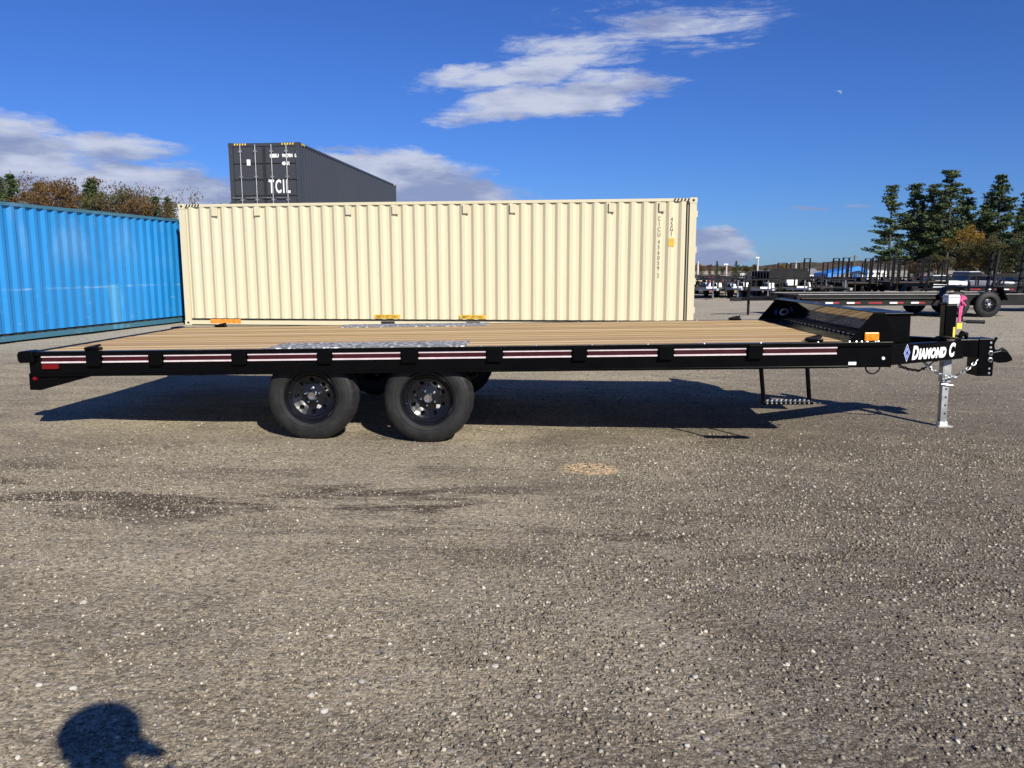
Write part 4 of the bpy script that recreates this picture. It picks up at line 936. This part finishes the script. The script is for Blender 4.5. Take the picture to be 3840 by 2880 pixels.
for px, Y, dg, m, h, van, lb in ((3548, 80, 100, 'car_white', 1.45, False, 'white sedan parked under the pines, next to the dark red car'), (3605, 76, 168, 'car_white', 1.42, False, 'white car parked sideways under the pines beyond the broadside trailer'),
                                 (3668, 84, 95, 'car_white', 2.1, True, 'tall white van parked under the pines'), (3770, 78, 120, 'car_white', 1.45, False, 'white car parked behind the railed trailer'),
                                 (3505, 78, 90, 'car_red', 1.4, False, 'dark red car parked under the pines'), (3835, 82, 90, 'car_silver', 1.6, False, 'silver car parked at the edge of the pines')):
    c_ = car(m, h=h, van=van); X = XP(px, Y); c_.location = (X, Y, gz(X, Y)+0.25); c_.rotation_euler = (0, 0, R(dg)); c_['label'] = lb
    c_.location.z = gz(X, Y)

# barrier, canopy, sheds, poles
b0 = at(2668, 1048, 48); bt_ = thing('boom_barrier', 'red barrier post with a pale boom reaching out beside the cream container', 'barrier', (b0.x, 48, gz(b0.x, 48)))
MB().box(-0.17, 0.17, -0.15, 0.15, 0.0, 0.90).build('post', 'barrier_red', bt_, bevel=0.03); MB().tube([(-0.1, -0.2, 0.62), (-2.6, -0.2, 0.66)], 0.055, 8).build('boom', 'tan', bt_)
for px, Y, s_ in ((2705, 50, 0.9), (2760, 51, 0.7)):
    p = at(px, 1060, Y); o = thing('covered_machine', 'machine under a maroon cover near the red barrier' if px < 2730 else 'smaller maroon covered machine between the barrier and the sheds', 'machine', (p.x, Y, gz(p.x, Y)))
    MB().prism([(-0.5, 0), (0.5, 0), (0.38, 0.7), (0.1, 1.05), (-0.3, 0.95)], lambda a, b: (a*s_, -0.5, b*s_), lambda a, b: (a*s_, 0.5, b*s_)).build('cover', 'maroon', o, bevel=0.05)
    MB().box(-0.55*s_, 0.55*s_, -0.55, 0.55, 0.0, 0.06).build('skid', 'far_black', o)
for px, Y in ((2800, 46), (2870, 47), (2915, 48)):
    p = at(px, 1062, Y); o = thing('lumber_pile', 'stack of weathered brown lumber lying behind the utility trailers', 'lumber', (p.x, Y, gz(p.x, Y)), (0, 0, rnd.uniform(-.3, .3)), 'lumber piles behind the trailers')
    for a in range(4):
        for b in range(3): box('board', 'lumber', (-0.9+rnd.uniform(-.1, .1), 0.9+rnd.uniform(-.1, .1), -0.5+a*0.25, -0.28+a*0.25, b*0.2, b*0.2+0.18), o)
cn = at(3130, 1040, 58); cz = gz(cn.x, 58)
cpy = thing('canopy', 'bright blue pitched canopy on posts rising above the parked trailers', 'canopy', (cn.x, 58, cz))
def roofq(x0, z0, x1, z1): return MB().add([(x0, -1.3, z0), (x1, -1.3, z1), (x1, 1.3, z1), (x0, 1.3, z0), (x0, -1.3, z0+0.3), (x1, -1.3, z1+0.3), (x1, 1.3, z1+0.3), (x0, 1.3, z0+0.3)], [(0, 3, 2, 1), (4, 5, 6, 7), (0, 1, 5, 4), (1, 2, 6, 5), (2, 3, 7, 6), (3, 0, 4, 7)])
roofq(-1.0, 0.85-cz+gz(cn.x, 58), 1.2, 1.35).build('roof_sheet', 'tarp_blue', cpy); roofq(1.2, 1.35, 1.9, 1.05).build('roof_sheet', 'tarp_blue', cpy)
for x in (-0.95, 1.15, 1.85): 
    for y in (-1.2, 1.2): MB().tube([(x, y, 0), (x, y, 1.1)], 0.05, 6).build('post', 'tarp_blue', cpy)
for x in (-1.6, -1.25): box('side_sheet', 'tarp_blue', (x, x+0.2, -1.2, -1.0, 0, 0.75), cpy)
def shed(px0, px1, ytop, Y, wall_m, label, roof_h=1.2, door=True):
    a, b = at(px0, ytop, Y), at(px1, ytop, Y); g = gz(a.x, Y); w = b.x-a.x; h = max(2.2, a.z-g-roof_h)
    t = thing('shed', label, 'building', ((a.x+b.x)/2, Y, g)); dp = 10
    MB().box(-w/2, w/2, 0, dp, 0, h).build('wall', wall_m, t)
    MB().vz([(-0.4, h), (dp+0.4, h), (dp/2, h+roof_h)], -w/2-0.3, w/2+0.3).build('roof', 'roof_grey', t)
    for k in range(3): 
        f = box('window', 'glass_dark', (-w/2+w*(k+0.5)/4, -w/2+w*(k+0.5)/4+w*0.09, -0.04, 0.0, h*0.45, h*0.75), t)
        box('frame', 'wall_white', (-w/2+w*(k+0.5)/4, -w/2+w*(k+0.5)/4+w*0.09, -0.07, -0.041, h*0.41, h*0.45), f)
    if door: box('door', 'roof_grey', (w*0.30, w*0.42, -0.05, 0.0, 0.0, h*0.7), t)
shed(2838, 2920, 1019, 290, 'wall_white', 'long low white shed with grey roof beside the tall lamp pole')
shed(2778, 2812, 1024, 300, 'wall_white', 'small plain white shed beside the longer white one', 0.3)
shed(2992, 3075, 1014, 280, 'wall_white', 'shed with wide pale grey roof left of the blue canopy', 2.0)
shed(3235, 3330, 1015, 300, 'wall_white', 'white shed showing between the upright ramps', 0.4)
def pole(px, ytop, Y, lamp, label, r=0.09, arms=False, m='pole_grey'):
    p = at(px, ytop, Y); g = gz(p.x, Y); o = thing('lamp_pole' if lamp else 'utility_pole', label, 'pole', (p.x, Y, g)); h = p.z-g
    MB().tube([(0, 0, 0), (0, 0, h)], [r*1.3, r], 8).build('shaft', m, o)
    if lamp: box('lamp_head', 'white_paint', (-0.35, 0.15, -0.15, 0.15, h, h+0.16), o)
    if arms:
        box('cross_arm', m, (-1.2, 1.2, -0.06, 0.06, h-0.55, h-0.40), o)
        for x in (-1.0, -0.4, 0.4, 1.0): MB().lathe([(0, 0.06), (0.18, 0.05), (0.2, 0)], 8, 'z', (x, 0, h-0.40)).build('insulator', 'pole_grey', o)
pole(2620, 984, 90, False, 'pale slender pole beside the cream container corner', 0.12); pole(2727, 998, 100, True, 'short lamp pole with white head above the maroon covers', 0.10)
pole(2845, 973, 110, True, 'tall lamp pole in front of the long white shed', 0.12); pole(3208, 964, 230, False, 'distant utility pole with cross arm on the skyline', 0.22, True, 'pole_wood')
pole(2988, 985, 120, False, 'thin lattice mast left of the blue canopy', 0.10)

# ------------------------------------------------------------------ trees and hills
def leaf_quads(mb, c, n_, sx, sz, s, flat=0.5):
    for _ in range(n_):
        while True:
            p = Vector((rnd.uniform(-1, 1), rnd.uniform(-1, 1), rnd.uniform(-1, 1)))
            if p.length < 1: break
        p = Vector(c) + Vector((p.x*sx, p.y*sx, p.z*sz)); k = s*rnd.uniform(0.6, 1.35)
        a = Vector((rnd.gauss(0, 1), rnd.gauss(0, 1), rnd.gauss(0, flat))).normalized(); b = a.cross(Vector((rnd.gauss(0, 1), rnd.gauss(0, 1), rnd.gauss(0, 1)))).normalized()
        mb.add([p - a*k, p - b*k*0.42, p + a*k, p + b*k*0.42], [(0, 1, 2, 3)])
def tree_root(name, label, px, ytop, Y, group):
    p = at(px, ytop, Y); g = gz(p.x, Y); o = thing(name, label, 'tree', (p.x, Y, g), group=group); return o, p.z-g
def white_pine(px, ytop, Y, label, bare=0.35, spread=0.15, group='tall pines beyond the trailers', m='needles', sd=0, dens=1.0):
    rnd.seed(900+int(px)+sd); o, h = tree_root('pine_tree', label, px, ytop, Y, group); lean = rnd.uniform(-.03, .03)*h
    tk = MB(); tk.tube([(0, 0, 0), (lean*.3, 0, h*.35), (lean*.7, 0, h*.7), (lean, 0, h*.98)], [h*0.0155, h*0.0125, h*0.008, h*0.002], 8)
    cr = MB(); z = h*bare
    while z < h*0.985:
        f = (z/h-bare)/(1-bare); ln = h*spread*1.12*(0.55+0.75*math.sin(min(1, f*1.15+0.18)*math.pi)**0.8)*rnd.uniform(0.6, 1.25)*(1-0.62*f*f)
        for k in range(rnd.choice((3, 3, 4, 5))):
            if rnd.random() < 0.16*(1-f)+0.05: continue
            a = rnd.uniform(0, 6.283); l_ = ln*rnd.uniform(0.55, 1.2); tip = Vector((lean*f+l_*math.cos(a), l_*math.sin(a), z + l_*rnd.uniform(0.02, 0.30)))
            b0_ = Vector((lean*(z/h), 0, z)); tk.tube([b0_, b0_.lerp(tip, 0.55)+Vector((0, 0, -l_*0.03)), tip], [h*0.0035, h*0.002, h*0.0008], 4)
            nc = max(2, int(l_/(h*0.035)))
            for j in range(nc):
                q_ = b0_.lerp(tip, 0.30+0.72*(j+0.5)/nc)
                leaf_quads(cr, q_ + Vector((rnd.uniform(-1, 1)*h*.014, rnd.uniform(-1, 1)*h*.014, h*.008)), int(24*dens), h*0.042, h*0.017, h*0.0135, 0.5)
        z += h*rnd.uniform(0.024, 0.040)
    leaf_quads(cr, (lean, 0, h*0.972), 22, h*0.014, h*0.022, h*0.013)
    tk.build('trunk', 'bark', o); cr.build('crown', m, o)
def spruce(px, ytop, Y, label, group, m='needles', width=0.20, sd=0, bare=0.08):
    rnd.seed(400+int(px)+sd); o, h = tree_root('conifer_tree', label, px, ytop, Y, group)
    tk = MB().tube([(0, 0, 0), (0, 0, h)], [h*0.016, h*0.002], 7); cr = MB(); z = h*bare
    while z < h*0.98:
        f = z/h; ln = h*width*(1-f)**0.85 + h*0.012
        for k in range(7):
            a = rnd.uniform(0, 6.283); l_ = ln*rnd.uniform(0.55, 1.2)
            for j in range(3): leaf_quads(cr, (l_*math.cos(a)*(j+.6)/3, l_*math.sin(a)*(j+.6)/3, z - l_*0.25*(j+.6)/3), 14, h*0.024, h*0.016, h*0.0125, 0.5)
        z += h*0.035
    tk.build('trunk', 'bark', o); cr.build('crown', m, o)
def broadleaf(px, ytop, Y, label, group, m, leafy=1.0, width=0.30, sd=0, bare=0.25, name='broadleaf_tree'):
    rnd.seed(100+int(px)+sd); o, h = tree_root(name, label, px, ytop, Y, group); tk = MB(); cr = MB(); tips = []
    def br(p, d_, l_, r_, lv):
        q_ = p + d_*l_; mid = p.lerp(q_, 0.5) + Vector((rnd.uniform(-1, 1), rnd.uniform(-1, 1), 0))*l_*0.06
        tk.tube([p, mid, q_], [r_, r_*0.8, r_*0.6], 5, caps=False)
        if lv == 0: tips.append(q_); return
        for k in range(rnd.choice((2, 3, 3))):
            dn_ = (d_ + Vector((rnd.gauss(0, 1), rnd.gauss(0, 1), rnd.gauss(0.15, 0.5)))*0.42).normalized()
            br(q_, dn_, l_*rnd.uniform(0.62, 0.86), r_*0.58, lv-1)
    br(Vector((0, 0, 0)), Vector((rnd.uniform(-.05, .05), 0, 1)).normalized(), h*bare, h*0.018, 4)
    mz = max(t_.z for t_ in tips); k = h/mz*0.985
    tk.v = [(x*min(k, 1.4), y*min(k, 1.4), z*k) for x, y, z in tk.v]; tips = [Vector((t_.x*min(k, 1.4), t_.y*min(k, 1.4), t_.z*k)) for t_ in tips]
    if leafy > 0:
        for t_ in tips: leaf_quads(cr, t_, int(80*leafy), h*0.062, h*0.050, h*0.0115, 1.0)
        if leafy > 0.6:
            for _ in range(60): 
                t_ = rnd.choice(tips); leaf_quads(cr, (t_.x*rnd.uniform(.3, .9), t_.y*rnd.uniform(.3, .9), t_.z*rnd.uniform(.5, .95)), 40, h*0.07, h*0.05, h*0.0125, 1.0)
    tk.build('trunk', 'bark_grey' if leafy < 0.5 else 'bark', o)
    if leafy > 0: cr.build('crown', m, o)
PY = 128
white_pine(3357, 706, PY, 'leftmost pine, standing free with bare lower trunk', 0.30, 0.155); white_pine(3436, 698, PY+4, 'pine with thick low crown next to the free-standing pine', 0.20, 0.15)
white_pine(3512, 702, PY+9, 'slender pine half hidden by the tallest pine', 0.30, 0.13); white_pine(3580, 652, PY-2, 'tallest pine with pointed dense top', 0.34, 0.155, dens=1.25)
white_pine(3548, 720, PY+7, 'shorter pine behind the tallest pine', 0.28, 0.15); white_pine(3768, 660, PY+1, 'tall pine with forked broad top, right of the golden tree', 0.30, 0.155, dens=1.2)
white_pine(3640, 745, PY+6, 'shorter pine behind the golden tree', 0.30, 0.15); white_pine(3835, 790, PY-14, 'dark shorter pine at the lot edge', 0.10, 0.19, m='needles', dens=1.3); white_pine(3875, 735, PY-6, 'dark tall pine at the lot edge', 0.12, 0.19, dens=1.3)
white_pine(3470, 735, PY+11, 'slim pine between the two thick crowned pines', 0.22, 0.15, sd=3); white_pine(3612, 712, PY+10, 'bushy pine touching the tallest pine', 0.25, 0.16, sd=4)
white_pine(3700, 770, PY+9, 'short pine beside the forked pine', 0.22, 0.17, sd=5); white_pine(3732, 728, PY+12, 'pine just behind the forked pine', 0.25, 0.16, sd=6)
white_pine(3950, 700, PY, 'outermost dark pine of the group', 0.15, 0.17)
broadleaf(3655, 855, PY-16, 'golden leaved tree among the pines', None, 'leaves_gold', 0.9, sd=3); broadleaf(3600, 925, PY-18, 'olive understory tree beneath the tallest pine', None, 'leaves_olive', 1.0, sd=1)
broadleaf(3510, 960, PY-20, 'low olive tree at the foot of the slender pine', None, 'leaves_olive', 1.0); broadleaf(3715, 900, PY-20, 'dark olive tree in front of the forked pine', None, 'leaves_olive', 1.1, sd=2)
broadleaf(3790, 880, PY-22, 'dark bushy tree below the lot edge pines', None, 'needles_dry', 1.2); broadleaf(3850, 900, PY-24, 'dense dark tree at the lot edge', None, 'needles', 1.2); broadleaf(3440, 985, PY-18, 'low brown bush between the leftmost pines', None, 'leaves_brown', 0.8)
LG = 'trees behind the blue container'
spruce(-5, 640, 84, 'dark conifer, first behind the blue container', LG, sd=1, width=0.22); spruce(41, 628, 80, 'pointed conifer behind the blue container, next to a brown tree', LG, width=0.24)
spruce(143, 664, 83, 'broad conifer mixed with brown leaves behind the blue container', LG, 'needles_dry', 0.27); broadleaf(175, 652, 86, 'nearly bare tree behind the blue container', LG, 'leaves_brown', 0.18)
broadleaf(275, 662, 82, 'brown leaved tree behind the blue container, left of the tall conifer', LG, 'leaves_brown', 0.75); spruce(340, 650, 79, 'tall dense conifer in the middle of the tree row', LG, width=0.24, sd=5)
broadleaf(228, 690, 80, 'rusty brown low tree behind the blue container', LG, 'leaves_brown', 0.9, sd=4); broadleaf(395, 680, 84, 'thin grey tree beside the tall conifer', LG, 'leaves_olive', 0.3)
broadleaf(437, 698, 82, 'brown and olive tree behind the blue container', LG, 'leaves_brown', 0.7, sd=2); broadleaf(480, 715, 80, 'low olive tree behind the blue container', LG, 'leaves_olive', 0.6)
broadleaf(525, 672, 85, 'tall bare twiggy tree behind the blue container', LG, 'leaves_brown', 0.06); spruce(585, 718, 81, 'small dark conifer near the cream container', LG, width=0.26); spruce(630, 722, 83, 'second small conifer near the cream container', LG, width=0.22, sd=2)
broadleaf(645, 690, 84, 'bare tree closest to the cream container', LG, 'leaves_brown', 0.05, sd=1); broadleaf(100, 690, 78, 'low brown tree between the two pointed conifers', LG, 'leaves_brown', 0.8, sd=6); broadleaf(545, 735, 79, 'low brown shrub-like tree near the cream container', LG, 'leaves_brown', 0.7, sd=9)
spruce(878, 742, 88, 'conifer tip showing above the cream container roof', LG, width=0.2)
for px, yt, kind, mm in ((2612, 982, 0, 'leaves_gold'), (2640, 992, 0, 'leaves_brown'), (2668, 990, 0, 'leaves_brown'), (2692, 980, 1, 'needles'), (2715, 996, 0, 'leaves_olive'), (2742, 994, 0, 'leaves_brown'), (2764, 980, 1, 'needles'), (2772, 992, 0, 'leaves_olive'),
                         (2800, 994, 0, 'leaves_brown'), (2815, 990, 0, 'leaves_olive'), (2838, 992, 0, 'leaves_brown'), (2870, 998, 0, 'leaves_olive'), (2905, 994, 0, 'leaves_brown'), (2932, 990, 0, 'leaves_gold'), (2960, 993, 0, 'leaves_brown')):
    if kind: spruce(px, yt, 250, 'dark conifer rising from the far autumn tree line', 'far tree line', width=0.22)
    else: broadleaf(px, yt+6, 262, {'leaves_gold': 'golden autumn tree in the far tree line', 'leaves_brown': 'brown autumn tree in the far tree line', 'leaves_olive': 'olive green tree in the far tree line'}[mm], 'far tree line', mm, 1.0, bare=0.18)
def ridge(name, Y, pts, lo_z, amp, sd):
    xs_ = np.linspace(-1600, 1600, 640) if Y > 600 else np.linspace(-700, 700, 600); mb = MB(); rows = 7
    for x in xs_:
        px = 1920 + x/Y*FPX; yt = np.interp(px, [p[0] for p in pts], [p[1] for p in pts])
        zt = at(1920, yt, Y).z + amp*(noise.noise(Vector((x*0.05, sd, 0))) + 0.8*noise.noise(Vector((x*0.17, sd, 3))))
        for k in range(rows):
            f = k/(rows-1); mb.v.append((x, Y + 0.12*Y*f, lo_z + (zt-lo_z)*math.sin(f*math.pi/2)))
    for i in range(len(xs_)-1):
        for k in range(rows-1): a = i*rows+k; mb.f.append((a, a+rows, a+rows+1, a+1))
    o = mb.build(name, 'hill', smooth=True); tag(o, 'low wooded hills on the horizon', None, None, 'structure'); return o
ridge('hills', 900, [(-4000, 985), (0, 990), (2600, 994), (2900, 1003), (3050, 990), (3250, 982), (3420, 976), (3700, 982), (5000, 985), (9000, 985)], -3.6, 1.6, 1)

# ------------------------------------------------------------------ the photographer, whose shadow falls into the picture
person = thing('person', 'person in a peaked cap and jacket holding up a phone, shadow on the gravel', 'person', (0.01, -0.27, gz(0, -0.27)))
J = {'pel': (0, -0.06, 0.98), 'sp': (0, -0.07, 1.15), 'ch': (0, -0.07, 1.34), 'nk': (0, -0.05, 1.475), 'hd0': (0, -0.02, 1.545), 'hd1': (0, 0.0, 1.64), 'hd2': (0, -0.005, 1.72)}
rad = {'pel': (0.17, 0.12), 'sp': (0.15, 0.11), 'ch': (0.18, 0.12), 'nk': (0.062, 0.062), 'hd0': (0.068, 0.08), 'hd1': (0.082, 0.10), 'hd2': (0.06, 0.07)}
E_ = [('pel', 'sp'), ('sp', 'ch'), ('ch', 'nk'), ('nk', 'hd0'), ('hd0', 'hd1'), ('hd1', 'hd2')]
for s_, sg in (('L', -1), ('R', 1)):
    J.update({'hip'+s_: (sg*0.10, -0.06, 0.90), 'kn'+s_: (sg*0.12, -0.03, 0.50), 'an'+s_: (sg*0.13, -0.07, 0.09), 'to'+s_: (sg*0.15, 0.10, 0.045),
              'sh'+s_: (sg*0.185, -0.07, 1.41), 'el'+s_: (sg*0.225, 0.02, 1.17), 'wr'+s_: (sg*0.115, 0.225, 1.32), 'ha'+s_: (sg*0.085, 0.245, 1.355)})
    rad.update({'hip'+s_: (0.095, 0.10), 'kn'+s_: (0.062, 0.065), 'an'+s_: (0.045, 0.05), 'to'+s_: (0.04, 0.03), 'sh'+s_: (0.075, 0.07), 'el'+s_: (0.05, 0.05), 'wr'+s_: (0.032, 0.03), 'ha'+s_: (0.033, 0.022)})
    E_ += [('pel', 'hip'+s_), ('hip'+s_, 'kn'+s_), ('kn'+s_, 'an'+s_), ('an'+s_, 'to'+s_), ('ch', 'sh'+s_), ('sh'+s_, 'el'+s_), ('el'+s_, 'wr'+s_), ('wr'+s_, 'ha'+s_)]
    for k in range(4):
        a = 'f%d%s' % (k, s_); b = 'g%d%s' % (k, s_); ln = (0.028, 0.032, 0.030, 0.024)[k]
        J[a] = (sg*(0.075-ln*0.2), 0.262, 1.335+k*0.018); J[b] = (sg*(0.070-ln), 0.262-ln*0.1, 1.336+k*0.018); rad[a] = (0.009, 0.009); rad[b] = (0.008, 0.008); E_ += [('ha'+s_, a), (a, b)]
    J['t'+s_] = (sg*0.062, 0.236, 1.39); rad['t'+s_] = (0.010, 0.010); E_ += [('ha'+s_, 't'+s_)]
keys = list(J); me = bpy.data.meshes.new('body'); me.from_pydata([J[k] for k in keys], [(keys.index(a), keys.index(b)) for a, b in E_], []); me.materials.append(MATS['clothes'])
bo = bpy.data.objects.new('body', me); col.objects.link(bo); bo.parent = person
sk = bo.modifiers.new('skin', 'SKIN'); sk.use_smooth_shade = True
for i, k in enumerate(keys): me.skin_vertices[0].data[i].radius = rad[k]; me.skin_vertices[0].data[i].use_root = (k == 'pel')
bo.modifiers.new('sub', 'SUBSURF').levels = 1; bo.modifiers['sub'].render_levels = 2
cm = MB()
cm.lathe([(0.0, 0.108), (0.03, 0.110), (0.07, 0.098), (0.10, 0.07), (0.115, 0.03), (0.118, 0.0)], 24, 'z', (0, 0, 0))
cap_o = cm.build('cap', 'cap_navy', person, smooth=True); cap_o.location = (0, -0.002, 1.655); cap_o.scale = (0.88, 1.06, 1.0); cap_o.rotation_euler = (R(-12), 0, R(-64))
pk = MB(); ar = [(0.07*math.sin(t_), 0.07+0.105*math.cos(t_), -0.012-0.05*math.cos(t_)) for t_ in np.linspace(R(-88), R(88), 14)]
pk.v = ar + [(x, y, z+0.006) for x, y, z in ar]; n_ = len(ar); pk.f = [tuple(range(n_)), tuple(range(2*n_-1, n_-1, -1))] + [(i, i+1, n_+i+1, n_+i) for i in range(n_-1)] + [(n_-1, 0, n_, 2*n_-1)]
pk.build('peak', 'cap_navy', cap_o)
for s_ in (-1, 1): MB().lathe([(-0.01, 0.0), (-0.008, 0.02), (0.0, 0.03), (0.012, 0.02), (0.014, 0.0)], 10, 'x', (s_*0.085, -0.01, 1.62)).build('ear', 'clothes', person)
MB().tube([(0.0, 0.085, 1.66), (0.0, 0.118, 1.612), (0, 0.09, 1.605)], [0.010, 0.017, 0.012], 6).build('nose', 'clothes', person)
ph = MB().box(-0.075, 0.075, -0.0, 0.008, -0.036, 0.036).build('phone', 'phone_black', bevel=0.003); ph.location = (-0.055, -0.026, CAMH-0.012)
tag(ph, 'phone held up in both hands by the person in the cap', 'phone')
